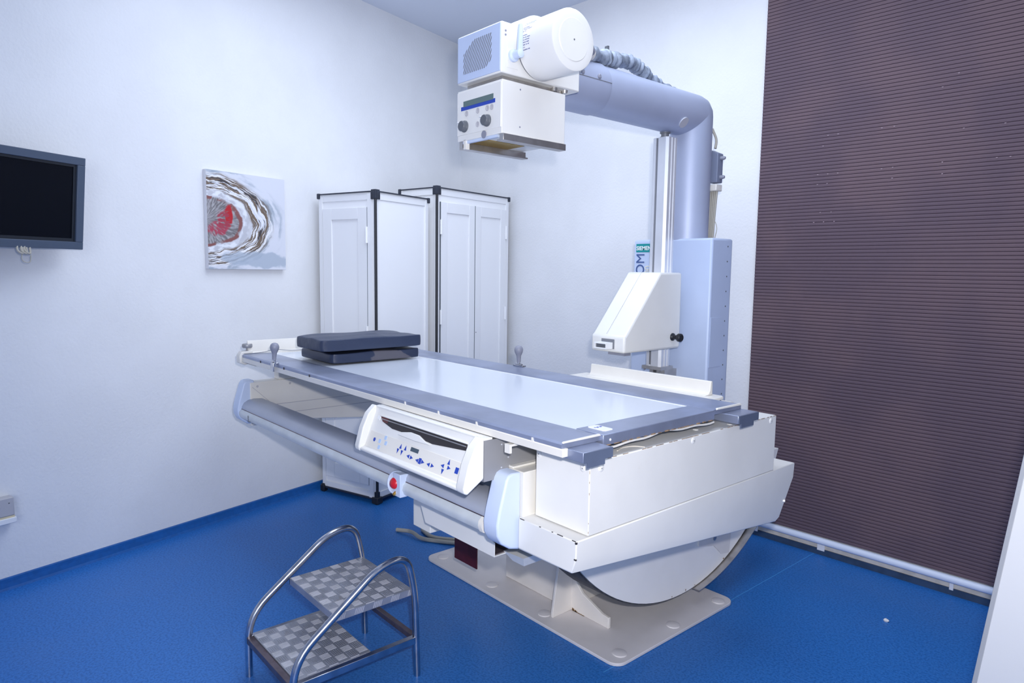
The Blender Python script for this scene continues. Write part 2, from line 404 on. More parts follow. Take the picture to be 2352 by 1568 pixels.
SA, SB = Vector((-1.446, 1.70, 0)), Vector((-1.452, 3.265, 0))
sd_ = (SB - SA).normalized(); sn_ = Vector((sd_.y, -sd_.x, 0)) * 0.0022
bm = new(); hexa(bm, [p + Vector((0, 0, z)) for z in (0.0001, 0.0005) for p in (SA - sn_, SA + sn_, SB + sn_, SB - sn_)])
struct('floor_seam', bm, M['seam'])

# ------------------------------------------------------------------ pleated blind and its bottom pipe
bl = thing('pleated_blind', 'large dark plum pleated blind covering the right side of the back wall', 'blind', BW(0.9, 0.0, 0.03))
bm = new(); pitch = 0.0163; z = 0.096; s0, s1 = -0.103, 2.75
prev = None; k = 0; faces0 = 0
zz = []
while z < 2.98:
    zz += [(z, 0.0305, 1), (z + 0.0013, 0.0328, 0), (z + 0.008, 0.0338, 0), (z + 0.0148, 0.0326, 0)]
    z += pitch
rows = [(bm.verts.new(BW(s0, z, o)), bm.verts.new(BW(s1, z, o)), mt) for z, o, mt in zz]
for i in range(len(rows) - 1):
    f = bm.faces.new((rows[i][0], rows[i][1], rows[i + 1][1], rows[i + 1][0]))
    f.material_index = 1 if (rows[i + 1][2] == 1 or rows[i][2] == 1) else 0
back = [bm.verts.new(BW(s0, 0.096, 0.012)), bm.verts.new(BW(s1, 0.096, 0.012)), bm.verts.new(BW(s1, 2.97, 0.012)), bm.verts.new(BW(s0, 2.97, 0.012))]
bm.faces.new(back[::-1])
L = [r[0] for r in rows]; bm.faces.new(L + [back[3], back[0]])
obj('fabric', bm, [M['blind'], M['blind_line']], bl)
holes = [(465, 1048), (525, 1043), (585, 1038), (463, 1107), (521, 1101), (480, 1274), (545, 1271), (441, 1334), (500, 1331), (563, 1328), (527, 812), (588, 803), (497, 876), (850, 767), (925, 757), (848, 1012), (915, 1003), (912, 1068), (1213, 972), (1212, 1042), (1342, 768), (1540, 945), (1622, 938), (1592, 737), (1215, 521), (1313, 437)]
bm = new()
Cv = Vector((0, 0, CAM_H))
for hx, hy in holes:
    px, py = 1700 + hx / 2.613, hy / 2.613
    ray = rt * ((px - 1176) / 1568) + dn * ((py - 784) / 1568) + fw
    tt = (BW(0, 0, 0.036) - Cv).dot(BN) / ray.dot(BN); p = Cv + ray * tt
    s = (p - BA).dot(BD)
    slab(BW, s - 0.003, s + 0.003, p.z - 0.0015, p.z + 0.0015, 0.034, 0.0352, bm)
obj('painted_light_leaks', bm, M['hole'], bl)  # pale dots colour in daylight leaking through the cord holes
obj('head_rail', slab(BW, s0, s1, 2.97, 3.0, 0.004, 0.05), M['navy_trim'], bl)
rp = thing('bottom_pipe', 'white round pipe on brackets along the foot of the dark blind', 'pipe', BW(0.9, 0.075, 0.04))
bm = new(); tube(bm, [BW(-0.075, 0.0755, 0.034), BW(2.75, 0.0755, 0.034)], 0.0165, 16)
obj('pipe', bm, M['pipe'], rp, smooth=True)
for s in (-0.03, 0.305, 0.86, 1.5, 2.1):
    wd = 0.018 if s == 0.305 else 0.008
    bm = slab(BW, s - wd, s + wd, 0.022, 0.075, 0.0145, 0.0215)
    br = obj('bracket', bm, M['pvc'], rp, bevel=0.001)

# ------------------------------------------------------------------ wardrobes in the corner
def cabinet(name, label, loc, ang, wr, wl, h, left_doors, right_doors):
    """local x runs along the right-hand face, y along the left-hand face; the near corner post is the origin"""
    r = thing(name, label, 'cupboard', loc, math.radians(ang), 'white aluminium cupboards in the corner')
    z0 = 0.035
    o = obj('carcass', B(0.012, wr - 0.004, 0.012, wl - 0.004, z0, h - 0.004), M['pvc'], r, local=True)
    bm = new()   # white profiles along the edges
    e = 0.030
    for a in ((0.004, e, 0.004, e, z0, h), (wr - e, wr, 0.004, e, z0, h), (0.004, e, wl - e, wl, z0, h), (wr - e, wr, wl - e, wl, z0, h)): box(bm, *a)
    for zz0, zz1 in ((z0, z0 + 0.035), (h - 0.045, h - 0.004)):
        box(bm, e, wr - e, 0.006, 0.024, zz0, zz1); box(bm, 0.006, 0.024, e, wl - e, zz0, zz1)
    obj('edge_profile', bm, M['pvc_frame'], r, bevel=0.002, local=True)
    bm = new()
    for a in ((-0.002, wr, -0.002, 0.006, h - 0.004, h + 0.003), (-0.002, 0.006, -0.002, wl, h - 0.004, h + 0.003), (wr - 0.006, wr + 0.002, 0, wl, h - 0.004, h + 0.003), (0, wr, wl - 0.006, wl + 0.002, h - 0.004, h + 0.003)): box(bm, *a)
    obj('top_trim', bm, M['navy_trim'], r, local=True); bm = new()
    for a in ((-0.003, wr, 0.0, 0.02, z0 - 0.010, z0), (0.0, 0.02, -0.003, wl, z0 - 0.010, z0)): box(bm, *a)
    obj('bottom_trim', bm, M['navy_trim'], r, local=True)
    bm = new(); tube(bm, [(0.003, 0.003, 0.02), (0.003, 0.003, h - 0.03)], 0.0085, 12)
    obj('corner_post', bm, M['black'], r, smooth=True, local=True)
    for (cx, cy) in ((0, 0), (wr, 0), (0, wl), (wr, wl)):
        near = (cx, cy) == (0, 0); q = 0.030 if near else 0.013
        bm = new(); sx = 1 if cx == 0 else -1; sy = 1 if cy == 0 else -1
        box(bm, *(sorted((cx - sx * 0.006, cx + sx * q))), *(sorted((cy - sy * 0.006, cy + sy * q))), h - (0.042 if near else 0.026), h + (0.010 if near else 0.006))
        for i in range(3 if near else 0):
            box(bm, -0.009, 0.0, 0.004 + i * 0.010, 0.010 + i * 0.010, h - 0.045, h); box(bm, 0.004 + i * 0.010, 0.010 + i * 0.010, -0.009, 0.0, h - 0.045, h)
        obj('corner_cap', bm, M['navy_trim'], r, bevel=0.010 if near else 0.004, seg=3, local=True)
        bm = new(); q2 = 0.038 if near else 0.024
        box(bm, *(sorted((cx - sx * 0.008, cx + sx * q2))), *(sorted((cy - sy * 0.008, cy + sy * q2))), 0.004, 0.042)
        box(bm, *(sorted((cx - sx * 0.004, cx + sx * 0.02))), *(sorted((cy - sy * 0.004, cy + sy * 0.02))), 0.0, 0.075 if near else 0.05)
        obj('foot', bm, M['black'], r, bevel=0.003, local=True)
    def doors(n, width, on_left):
        x0 = e + (0.034 if on_left else 0.004); W = (width - e - x0 - 0.004) / n
        for i in range(n):
            a, b = x0 + i * W + 0.002, x0 + (i + 1) * W - 0.002
            f = 0.072 if on_left else 0.058
            zb, zt = z0 + 0.07, h - 0.085
            def bx(bm, u0, u1, d0, d1, za, zb_):
                if on_left: box(bm, d0, d1, u0, u1, za, zb_)
                else: box(bm, u0, u1, d0, d1, za, zb_)
            bm = new()
            bx(bm, a, a + f, 0.000, 0.014, zb, zt); bx(bm, b - f, b, 0.000, 0.014, zb, zt)
            bx(bm, a + f, b - f, 0.000, 0.014, zb, zb + 0.09); bx(bm, a + f, b - f, 0.000, 0.014, zt - 0.065, zt)
            d = obj('door', bm, M['pvc_frame'], r, bevel=0.002, local=True)
            bm = new(); bx(bm, a + f, b - f, 0.009, 0.0125, zb + 0.09, zt - 0.065)
            obj('panel', bm, M['pvc'], d, local=True)
            if i == 0 and a - e > 0.012:
                bm = new(); bx(bm, e - 0.002, a - 0.003, 0.0004, 0.013, z0, h - 0.01); obj('side_stile', bm, M['pvc_frame'], r, local=True)
            bm = new(); bx(bm, a - (0.0045 if i else 0.003), a, -0.0004, 0.0135, zb, zt)
            obj('shadow_gap', bm, M['gap'], r, local=True)
            side = a - 0.002 if i == 0 else b - 0.004
            for hz in (0.24, 0.80):
                if on_left: p0 = (-0.006, side, h - hz - 0.045); p1 = (-0.006, side, h - hz + 0.045)
                else: p0 = (side, -0.006, h - hz - 0.045); p1 = (side, -0.006, h - hz + 0.045)
                bm = new(); tube(bm, [p0, p1], 0.008, 10); obj('hinge', bm, M['pvc'], d, smooth=True, local=True)
            bm = new(); kk = b - 0.012 if n == 1 else (a + 0.012)
            if n == 1 or i == 1:
                lathe(bm, (0, kk, 0.95) if on_left else (kk, 0, 0.95), (-1, 0, 0) if on_left else (0, -1, 0), [(0.003, 0), (0.003, 0.002)], 8)
                obj('keyhole', bm, M['knob'], d, local=True)
            else: bm.free()
    if left_doors: doors(left_doors, wl, True)
    if right_doors: doors(right_doors, wr, False)
    return r
cabinet('cupboard', 'white cupboard with one plain side and black corner post, nearest the left wall', (-3.40, 1.952, 0), 107.0, 0.47, 0.455, 1.792, 1, 0)
cabinet('cupboard', 'white two-door cupboard with black corner post, standing behind the other cupboard', (-3.515, 2.445, 0), 102.0, 0.735, 0.33, 1.867, 0, 2)

# ------------------------------------------------------------------ things on the left wall
# canvas: local x along wall, y = out of the wall towards room is -y
PW, PH, PT = 0.478, 0.505, 0.028
ang_l = math.atan2(LD.y, LD.x)
pt = thing('canvas_painting', 'square abstract canvas with brown swirls and a red patch on the left wall', 'painting', LW(0.981, 1.350, 0.001), ang_l)
bm = new(); box(bm, 0, PW, -PT, 0.0, 0, PH)
obj('stretched_canvas', bm, mat('canvas_edge', (0.70, 0.70, 0.74, 1), 0.7), pt, bevel=0.002, local=True)
bm = new(); box(bm, 0.001, PW - 0.001, -PT - 0.0012, -PT, 0.001, PH - 0.001)
obj('painted_face', bm, painting_mat(PW, PH), pt, local=True)

# television
az = math.radians(-27.5); td = Vector((math.sin(az), math.cos(az), 0)); tn = Vector((td.y, -td.x, 0))
tvR = Vector((-3.425, 0.552, 1.617))
tv = thing('wall_television', 'flat television with grey bezel and black screen, cut by the left frame edge', 'television', tvR - td * 0.31 - Vector((0, 0, 0.19)), math.atan2(td.y, td.x))
tilt = Matrix.Rotation(math.radians(-6.5), 4, 'X')
def tbox(x0, x1, y0, y1, z0, z1, bm=None):
    bm = bm or new(); n0 = len(bm.verts); box(bm, x0, x1, y0, y1, z0, z1); return bm
def tobj(name, bm, m, parent, bevel=0.0):
    bmesh.ops.transform(bm, matrix=Matrix.Translation((0, 0, 0.19)) @ tilt.inverted() @ Matrix.Translation((0, 0, -0.19)), verts=bm.verts)
    return obj(name, bm, m, parent, bevel=bevel, local=True)
W2, H2 = 0.31, 0.382
bm = new()
for a in ((-W2, W2, -0.02, 0.02, 0, 0.032), (-W2, W2, -0.02, 0.02, H2 - 0.032, H2), (-W2, -W2 + 0.033, -0.02, 0.02, 0.032, H2 - 0.032), (W2 - 0.033, W2, -0.02, 0.02, 0.032, H2 - 0.032)): box(bm, *a)
tobj('bezel', bm, M['bezel'], tv, 0.002)
bm = new(); 
for a in ((-W2 + 0.033, W2 - 0.033, -0.012, 0.01, 0.032, 0.045), (-W2 + 0.033, W2 - 0.033, -0.012, 0.01, H2 - 0.042, H2 - 0.032), (W2 - 0.046, W2 - 0.033, -0.012, 0.01, 0.045, H2 - 0.042)): box(bm, *a)
tobj('inner_rim', bm, M['screen_rim'], tv)
tobj('screen', tbox(-W2 + 0.033, W2 - 0.040, -0.008, 0.012, 0.04, H2 - 0.038), M['screen'], tv)
tobj('back_cover', tbox(-W2 + 0.04, W2 - 0.04, 0.02, 0.045, 0.04, H2 - 0.04), M['bezel'], tv, 0.01)
bm = new(); box(bm, -0.05, 0.05, 0.03, 0.19, 0.15, 0.22); obj('wall_bracket', bm, M['bezel'], tv, local=True)
bm = new()
for kx in (0.045, 0.06, 0.073):
    tube(bm, smooth_path([(kx, 0.012, 0.02), (kx - 0.012, -0.004, -0.015), (kx + 0.012, -0.004, -0.028), (kx + 0.016, 0.008, 0.01)], 0.02), 0.0042, 8)
tube(bm, smooth_path([(0.055, 0.0, -0.02), (0.05, 0.0, -0.055), (0.085, 0.0, -0.062), (0.088, 0.0, -0.03)], 0.03), 0.0018, 6)
obj('looped_cable', bm, M['cable'], tv, smooth=True, local=True)

# socket cover low on the wall
sk = thing('socket_cover', 'grey socket cover box low on the left wall, cut by the frame edge', 'socket', LW(-0.05, 0.30, 0.0), ang_l)
obj('cover', B(-0.12, 0.114, -0.045, -0.001, 0.022, 0.100), M['socket'], sk, bevel=0.004, local=True)
obj('yellowed_strip', B(-0.12, 0.114, -0.043, -0.001, 0.014, 0.022), M['yellowed'], sk, local=True)
obj('lower_ledge', B(-0.12, 0.118, -0.050, -0.001, -0.008, 0.014), M['pvc'], sk, bevel=0.002, local=True)
bm = new(); lathe(bm, (0.095, -0.045, 0.077), (0, -1, 0), [(0.0025, 0), (0.0025, 0.001)], 8); obj('screw', bm, M['knob'], sk, local=True)
bm = new(); lathe(bm, (0.06, -0.045, 0.066), (0, -1, 0), [(0.006, 0), (0.005, 0.0012)], 12); obj('blanking_plug', bm, M['socket'], sk, local=True)

# ------------------------------------------------------------------ X-ray table
T = thing('x_ray_table', 'large white tilting X-ray table with grey-framed top on a floor plate', 'x-ray table', (-1.85, 2.1, 0))
ZT = 0.947
# tabletop
obj('tabletop_panel', B(-3.285, -1.20, 1.295, 1.83, 0.928, ZT - 0.0035), M['top'], T)
def long_rail(y0, y1, flip):
    bm = new()
    s = -1 if flip else 1
    yo, yi = (y1, y0) if flip else (y0, y1)
    prof = [(yo, 0.931), (yo, 0.942), (yo + s * 0.006, ZT), (yi - s * 0.03, ZT + 0.001), (yi - s * 0.006, ZT - 0.002), (yi, ZT - 0.005), (yi, 0.931)]
    prism(bm, prof, 'x', -3.295, -1.142); return bm
obj('frame_rail', long_rail(1.163, 1.308, False), M['frame'], T, smooth=True)
obj('frame_rail', long_rail(1.818, 1.980, True), M['frame'], T, smooth=True)
obj('frame_end', B(-1.232, -1.135, 1.308, 1.818, 0.917, ZT - 0.001), M['frame'], T, bevel=0.002)
obj('white_edge_strip', B(-3.28, -1.232, 1.812, 1.819, 0.93, ZT - 0.0025), M['lettering_white'], T)
for y0, y1, s in ((1.161, 1.20, 1), (1.945, 1.984, -1)):
    bm = new()
    if s == 1: prism(bm, [(y0, 0.911), (y0, 0.9305), (y0 + 0.002, 0.932), (1.18, 0.932), (1.18, 0.911)], 'x', -3.29, -1.136)
    else: prism(bm, [(y1, 0.911), (1.966, 0.911), (1.966, 0.932), (y1, 0.932)], 'x', -3.29, -1.145)
    obj('accessory_rail', bm, M['cream'], T, bevel=0.001)
for x in (-3.06, -2.80, -2.55, -1.845, -1.66, -1.475, -1.245):
    bm = new(); prism(bm, [(x - 0.003, 0.931), (x + 0.004, 0.931), (x + 0.001, 0.9405), (x - 0.003, 0.9405)], 'y', 1.1605, 1.166)
    obj('rail_notch', bm, M['slot'] if x < -2 else M['cream'], T)
# rail ends bent up over end blocks
bm = new(); prism(bm, [(1.166, 0.9445), (1.170, 0.9485), (1.300, 0.9495), (1.304, 0.944)], 'x', -1.146, -1.139); obj('rail_end_lip', bm, M['cream'], T, bevel=0.001)
bm = new(); prism(bm, [(1.835, 0.9445), (1.842, 0.9495), (1.975, 0.9495), (1.978, 0.943)], 'x', -1.146, -1.139); obj('rail_end_lip', bm, M['cream'], T, bevel=0.001)
for y0, y1 in ((1.180, 1.285), (1.870, 1.985)):
    bm = new(); box(bm, -1.19, -1.085, y0, y1, 0.905, 0.9305)
    e = obj('end_block', bm, M['frame'], T, bevel=0.002)
    bm = new(); box(bm, -1.0848, -1.0815, y0 + 0.001, y1 - 0.001, 0.905, 0.930); box(bm, -1.0848, -1.0815, y0 + 0.012, y1 - 0.03, 0.892, 0.905)
    obj('end_cap', bm, M['frame_dark'], e)
    bm = new(); tube(bm, [(-1.11, y1 - 0.02, 0.885), (-1.11, y1 - 0.02, 0.906)], 0.012, 12); obj('stop_stud', bm, M['cream'], e, smooth=True)
bm = new(); prism(bm, [(-1.222, 1.405), (-1.158, 1.405), (-1.150, 1.413), (-1.150, 1.445), (-1.158, 1.453), (-1.222, 1.453), (-1.230, 1.445), (-1.230, 1.413)], 'z', ZT - 0.001, ZT + 0.0006)
bmesh.ops.transform(bm, matrix=Matrix.Translation((-1.192, 1.36, 0)) @ Matrix.Scale(0.8, 4) @ Matrix.Translation((1.19, -1.43, 0)), verts=bm.verts)
for v in bm.verts: v.co.z = ZT - 0.001 if v.co.z < ZT * 0.8 - 0.0002 else ZT + 0.0006
st = obj('white_sticker', bm, M['lettering_white'], T)
bm = new()
for i in range(5): box(bm, -1.204 + 0.002 * (i % 2), -1.198 + 0.003 * (i % 2), 1.347 + i * 0.006, 1.3505 + i * 0.006, ZT + 0.0006, ZT + 0.001)
obj('sticker_print', bm, M['keyblue'], st)
bm = new(); tube(bm, [(-1.139, y, 0.913 + 0.004 * math.sin(y * 17) + 0.0025 * math.sin(y * 41)) for y in [1.30 + i * 0.02 for i in range(27)]], 0.0032, 8)
obj('loose_edge_gasket', bm, M['cream'], T, smooth=True)
bm = new()
for i in range(16):
    y = 1.32 + i * 0.031; box(bm, -1.1352, -1.1335, y, y + 0.012 + 0.015 * random.random(), 0.917, 0.9185 + 0.002 * random.random())
obj('rusty_edge', bm, M['rust'], T)
bm = new(); lathe(bm, (-1.135, 1.335, 0.930), (1, 0, 0), [(0.0035, 0), (0.003, 0.0012)], 12); obj('end_screw', bm, M['lettering_white'], T)
# head-end cross bar with clamps
bm = new(); prism(bm, [(-3.318, 0.935), (-3.318, 1.006), (-3.312, 1.010), (-3.306, 0.995), (-3.298, 0.955), (-3.285, 0.944), (-3.285, 0.935)], 'y', 1.195, 1.96)
hb = obj('head_end_lip', bm, M['cream'], T, bevel=0.0015)
bm = new(); prism(bm, [(1.150, 0.905), (1.150, 0.940), (1.162, 0.958), (1.215, 0.962), (1.215, 0.905), (1.175, 0.893)], 'x', -3.335, -3.292); obj('clamp_block', bm, M['cream'], hb, bevel=0.003)
bm = new(); lathe(bm, (-3.312, 1.195, 0.960), (0, 0, 1), [(0.006, 0), (0.006, 0.014), (0.021, 0.015), (0.024, 0.019), (0.024, 0.030), (0.021, 0.034)], 20); obj('clamp_knob', bm, M['boxgrey'], hb, smooth=True)
bm = new(); tube(bm, smooth_path([(-3.288, 1.17, 0.9485), (-3.286, 1.26, 0.950), (-3.284, 1.32, 0.962), (-3.284, 1.40, 0.950), (-3.284, 1.50, 0.952), (-3.284, 1.93, 0.951)], 0.06), 0.0018, 6); obj('thin_cable', bm, M['alu_dark'], hb, smooth=True)
bm = new(); box(bm, -3.32, -3.20, 1.19, 1.40, 0.897, 0.911); obj('lower_clip', bm, M['beige'], hb)
# handgrips clamped on the rails
for x, y, s in ((-2.885, 1.155, 1), (-2.212, 1.975, -1)):
    bm = new(); lathe(bm, (x, y, 0.965), (0.02, 0.05 * s, 1), [(0.0085, 0), (0.009, 0.012), (0.0105, 0.028), (0.0145, 0.037), (0.0185, 0.046), (0.0195, 0.055), (0.0175, 0.064), (0.012, 0.071), (0.004, 0.0735)], 22)
    g = obj('handgrip', bm, M['grip'], T, smooth=True)
    bm = new(); box(bm, x - 0.004 if s == 1 else x - 0.028, x + 0.024 if s == 1 else x + 0.034, y - 0.010, y + 0.012, 0.947, 0.953)
    box(bm, x - 0.012, x + 0.016, y - 0.012 if s == 1 else y + 0.004, y - 0.004 if s == 1 else y + 0.012, 0.915, 0.953)
    obj('clamp', bm, M['chrome'], g, bevel=0.0015)
    bm = new(); lathe(bm, (x, y, 0.950), (0, 0, 1), [(0.006, 0), (0.006, 0.016)], 12); tube(bm, [(x - 0.018, y - 0.004, 0.957), (x + 0.026, y - 0.004, 0.956)], 0.0035, 8); obj('screw_lever', bm, M['chrome'], g, smooth=True)
# rear arm shelf with curved lip
bm = new(); prism(bm, [(-1.975, 1.978), (-1.30, 1.978), (-1.285, 2.02), (-1.295, 2.125), (-1.31, 2.14), (-1.985, 2.165)], 'z', 0.921, 0.931)
sh = obj('side_shelf', bm, M['cream'], T, bevel=0.002)
bm = new(); prism(bm, [(2.075, 0.931), (2.098, 0.936), (2.107, 0.948), (2.110, 0.981), (2.122, 0.981), (2.124, 0.931)], 'x', -1.91, -1.338); obj('curved_lip', bm, M['cream'], sh, bevel=0.0025)
bm = new(); box(bm, -1.60, -1.30, 1.99, 2.12, 0.895, 0.921); obj('shelf_support', bm, M['frame_dark'], sh)

# end box at the foot and the tray it stands in
bm = new(); box(bm, -1.327, -1.129, 1.253, 2.19, 0.692, 0.885)
eb = obj('end_box', bm, M['worn'], T, bevel=0.003)
for p, d in (((-1.314, 1.253, 0.868), (0, -1, 0)), ((-1.152, 1.253, 0.865), (0, -1, 0)), ((-1.129, 1.295, 0.863), (1, 0, 0)), ((-1.129, 1.70, 0.872), (1, 0, 0)), ((-1.129, 2.152, 0.870), (1, 0, 0))):
    bm = new(); lathe(bm, p, d, [(0.0095, 0), (0.0092, 0.0018), (0.007, 0.003), (0.002, 0.0034)], 18); s_ = obj('round_screw', bm, M['white'], eb, smooth=True)
    bm = new(); lathe(bm, Vector(p) + Vector(d) * 0.0034, d, [(0.0018, 0), (0.0015, 0.0004)], 8); obj('screw_recess', bm, M['knob'], s_)
bm = new()
for i in range(46):
    y = 1.26 + i * 0.0202
    if 1.36 < y < 1.43 and i % 3: continue
    if random.random() < 0.6: box(bm, -1.1300, -1.1288, y, y + 0.006 + 0.02 * random.random(), 0.8840, 0.8853)
for z in (0.70, 0.725, 0.80, 0.83, 0.855): box(bm, -1.1296, -1.1287, 1.2526, 1.2534, z, z + 0.003 + 0.008 * random.random())
obj('rust_stain', bm, M['rust'], eb)
bm = new(); tube(bm, smooth_path([(-1.16, 1.395, 0.8852), (-1.175, 1.43, 0.8856), (-1.165, 1.47, 0.8856), (-1.138, 1.485, 0.8852)], 0.03), 0.0018, 6); obj('key_slot', bm, M['beige'], eb)
for px_, py_ in ((-1.175, 1.78), (-1.150, 1.93)):
    bm = new(); lathe(bm, (px_, py_, 0.885), (0, 0, 1), [(0.009, 0), (0.008, 0.002)], 16); obj('top_stud', bm, M['white'], eb)
bm = new()   # tray: shallow at the front, deeper at the back
pf = [(-1.345, 1.208), (-1.127, 1.208), (-1.127, 2.338), (-1.60, 2.338), (-1.60, 1.60), (-1.345, 1.60)]
ringA = [(-1.345, 1.208, 0.690), (-1.127, 1.208, 0.690), (-1.127, 2.338, 0.693), (-1.345, 2.338, 0.693)]
ringB = [(-1.345, 1.208, 0.645), (-1.1275, 1.208, 0.645), (-1.1275, 2.334, 0.642), (-1.345, 2.334, 0.642)]
ringC = [(-1.345, 1.208, 0.604), (-1.140, 1.208, 0.605), (-1.146, 2.282, 0.500), (-1.345, 2.282, 0.500)]
ringD = [(-1.345, 1.212, 0.600), (-1.144, 1.212, 0.601), (-1.150, 2.262, 0.486), (-1.345, 2.262, 0.486)]
RR = [[bm.verts.new(p) for p in r_] for r_ in (ringA, ringB, ringC, ringD)]
bm.faces.new(RR[0]); bm.faces.new(RR[3][::-1])
for q in range(3):
    for k in range(4): bm.faces.new((RR[q][k], RR[q][(k + 1) % 4], RR[q + 1][(k + 1) % 4], RR[q + 1][k]))
tr = obj('foot_tray', bm, M['worn'], T, bevel=0.003, ang=20)
bm = new()
for y, n in ((1.2065, 8),):
    for x0, x1 in ((-1.338, -1.322), (-1.262, -1.257), (-1.215, -1.211), (-1.195, -1.175), (-1.142, -1.130)): box(bm, x0, x1, 1.2072, 1.2095, 0.6892, 0.6906)
box(bm, -1.1305, -1.1262, 1.2065, 1.2115, 0.6835, 0.6885); box(bm, -1.1335, -1.1265, 1.2068, 1.2105, 0.641, 0.6445)
obj('paint_stain', bm, M['slot'], tr)
bm = new(); lathe(bm, (-1.137, 2.292, 0.560), (1, 0.5, 0), [(0.005, -0.008), (0.005, 0.004)], 10); obj('tray_stud', bm, M['white'], tr)

# side rail with caps
def sh(pr): return [(y + 0.040, z - 0.0215) for y, z in pr]
bm = new(); prism(bm, sh([(1.118, 0.703), (1.120, 0.715), (1.130, 0.730), (1.150, 0.742), (1.175, 0.747), (1.215, 0.744), (1.215, 0.665), (1.13, 0.657)]), 'x', -3.310, -1.400)
hr = obj('side_rail', bm, M['handrail'], T, smooth=True)
bm = new(); prism(bm, sh([(1.117, 0.701), (1.106, 0.690), (1.104, 0.676), (1.110, 0.662), (1.125, 0.655), (1.13, 0.657), (1.13, 0.701)]), 'x', -3.305, -1.425); obj('rail_front_cover', bm, M['milky'], hr, smooth=True)
bm = new(); prism(bm, sh([(1.119, 0.7035), (1.1162, 0.7012), (1.1162, 0.6998), (1.12, 0.7)]), 'x', -3.305, -1.42); obj('rail_seam', bm, M['rusty'], hr)
bm = new(); prism(bm, sh([(1.1175, 0.702), (1.1045, 0.690), (1.1020, 0.676), (1.108, 0.660), (1.125, 0.653), (1.14, 0.657), (1.14, 0.702)]), 'x', -1.440, -1.424); obj('rail_end_ring', bm, M['cream'], hr, smooth=True)
bm = new(); box(bm, -3.183, -3.180, 1.1425, 1.1445, 0.643, 0.669); box(bm, -3.180, -3.157, 1.1425, 1.1448, 0.641, 0.644); obj('corner_mark', bm, M['knob'], hr)
for x0, x1 in ((-1.415, -1.352), (-3.372, -3.305)):
    bm = new(); prism(bm, [(1.222, 0.815), (1.190, 0.815), (1.178, 0.810), (1.170, 0.798), (1.146, 0.715), (1.139, 0.680), (1.141, 0.650), (1.155, 0.625), (1.185, 0.604), (1.222, 0.594)], 'x', x0, x1)
    c = obj('rail_cap', bm, M['paleblue'], T, bevel=0.006, seg=3)
bm = new(); box(bm, -1.405, -1.3415, 1.222, 1.60, 0.60, 0.815); box(bm, -1.405, -1.385, 1.222, 1.60, 0.815, 0.821)
obj('corner_block', bm, M['cream'], T, bevel=0.002)
# head-end mirror of the box: beige inner cover
bm = new(); prism(bm, [(1.20, 0.590), (1.20, 0.803), (2.03, 0.815), (2.03, 0.530), (1.47, 0.592)], 'x', -3.372, -3.300); hc = obj('head_end_cover', bm, M['cream'], T, bevel=0.003)
xa_, xb_ = -3.3002, -3.2988
bm = new(); box(bm, xa_, xb_, 1.31, 2.03, 0.683, 0.686); box(bm, xa_, xb_, 1.41, 2.03, 0.634, 0.637)
hexa(bm, [(xa_, 1.210, 0.780), (xb_, 1.210, 0.780), (xb_, 1.310, 0.684), (xa_, 1.310, 0.684), (xa_, 1.210, 0.783), (xb_, 1.210, 0.783), (xb_, 1.310, 0.687), (xa_, 1.310, 0.687)])
obj('cover_fold', bm, M['socket'], hc)
for y in (1.235, 1.40):
    bm = new(); lathe(bm, (-3.300, y, 0.783), (1, 0, 0), [(0.006, 0), (0.005, 0.002)], 12); obj('cover_screw', bm, M['socket'], hc)
obj('head_end_box', B(-3.365, -3.305, 1.345, 1.95, 0.805, 0.900), M['cream'], T, bevel=0.003)
obj('rear_beam', B(-2.20, -1.33, 1.62, 1.90, 0.70, 0.88), M['boxgrey'], T)
obj('underside_plate', B(-3.25, -1.30, 1.26, 1.93, 0.897, 0.911), M['boxgrey'], T)
obj('carriage', B(-2.12, -1.36, 1.45, 2.32, 0.47, 0.88), M['beige'], T, bevel=0.01)

# spot-film device: control panel with slot and keypad
XR, XL = -1.402, -1.998
SP = thing_part = None
cheek = [(1.132, 0.905), (1.132, 0.914), (1.126, 0.912), (1.101, 0.889), (1.080, 0.845), (1.069, 0.806), (1.063, 0.784), (1.066, 0.770), (1.076, 0.765), (1.128, 0.797), (1.132, 0.801)]
inner = [(1.170, 0.906), (1.141, 0.914), (1.133, 0.908), (1.128, 0.893), (1.085, 0.785), (1.068, 0.780), (1.068, 0.770), (1.076, 0.766), (1.128, 0.798), (1.170, 0.798)]
bm = new(); prism(bm, cheek, 'x', XR - 0.036, XR); prism(bm, cheek, 'x', XL, XL + 0.028); prism(bm, inner, 'x', XL + 0.02, XR - 0.03)
cp = obj('control_panel', bm, M['white'], T, bevel=0.005, seg=3)
obj('top_lid', B(-1.985, -1.404, 1.132, 1.162, 0.904, 0.910), M['white'], cp, bevel=0.001)
p1 = Vector((0, 1.085, 0.775)); tv_ = Vector((0, 0.371, 0.928)); nv = Vector((0, -0.928, 0.371))
# the inner face as built runs from (1.085,.785) to (1.128,.893)
q0 = Vector((0, 1.085, 0.785)); q1 = Vector((0, 1.128, 0.893)); tq = (q1 - q0).normalized(); nq = Vector((0, -tq.z, tq.y))
def face(x, v, o=0.0): return Vector((x, 0, 0)) + q0 + tq * v + nq * o
def plate(bm, pts, o0, o1):
    A = [bm.verts.new(face(x, v, o0)) for x, v in pts]; Bv = [bm.verts.new(face(x, v, o1)) for x, v in pts]
    n = len(pts); bm.faces.new(A[::-1]); bm.faces.new(Bv)
    for i in range(n): bm.faces.new((A[i], A[(i + 1) % n], Bv[(i + 1) % n], Bv[i]))
bm = new(); plate(bm, [(-1.965, 0.066), (-1.440, 0.066), (-1.440, 0.104), (-1.90, 0.103), (-1.955, 0.100)], 0.0002, 0.0012)
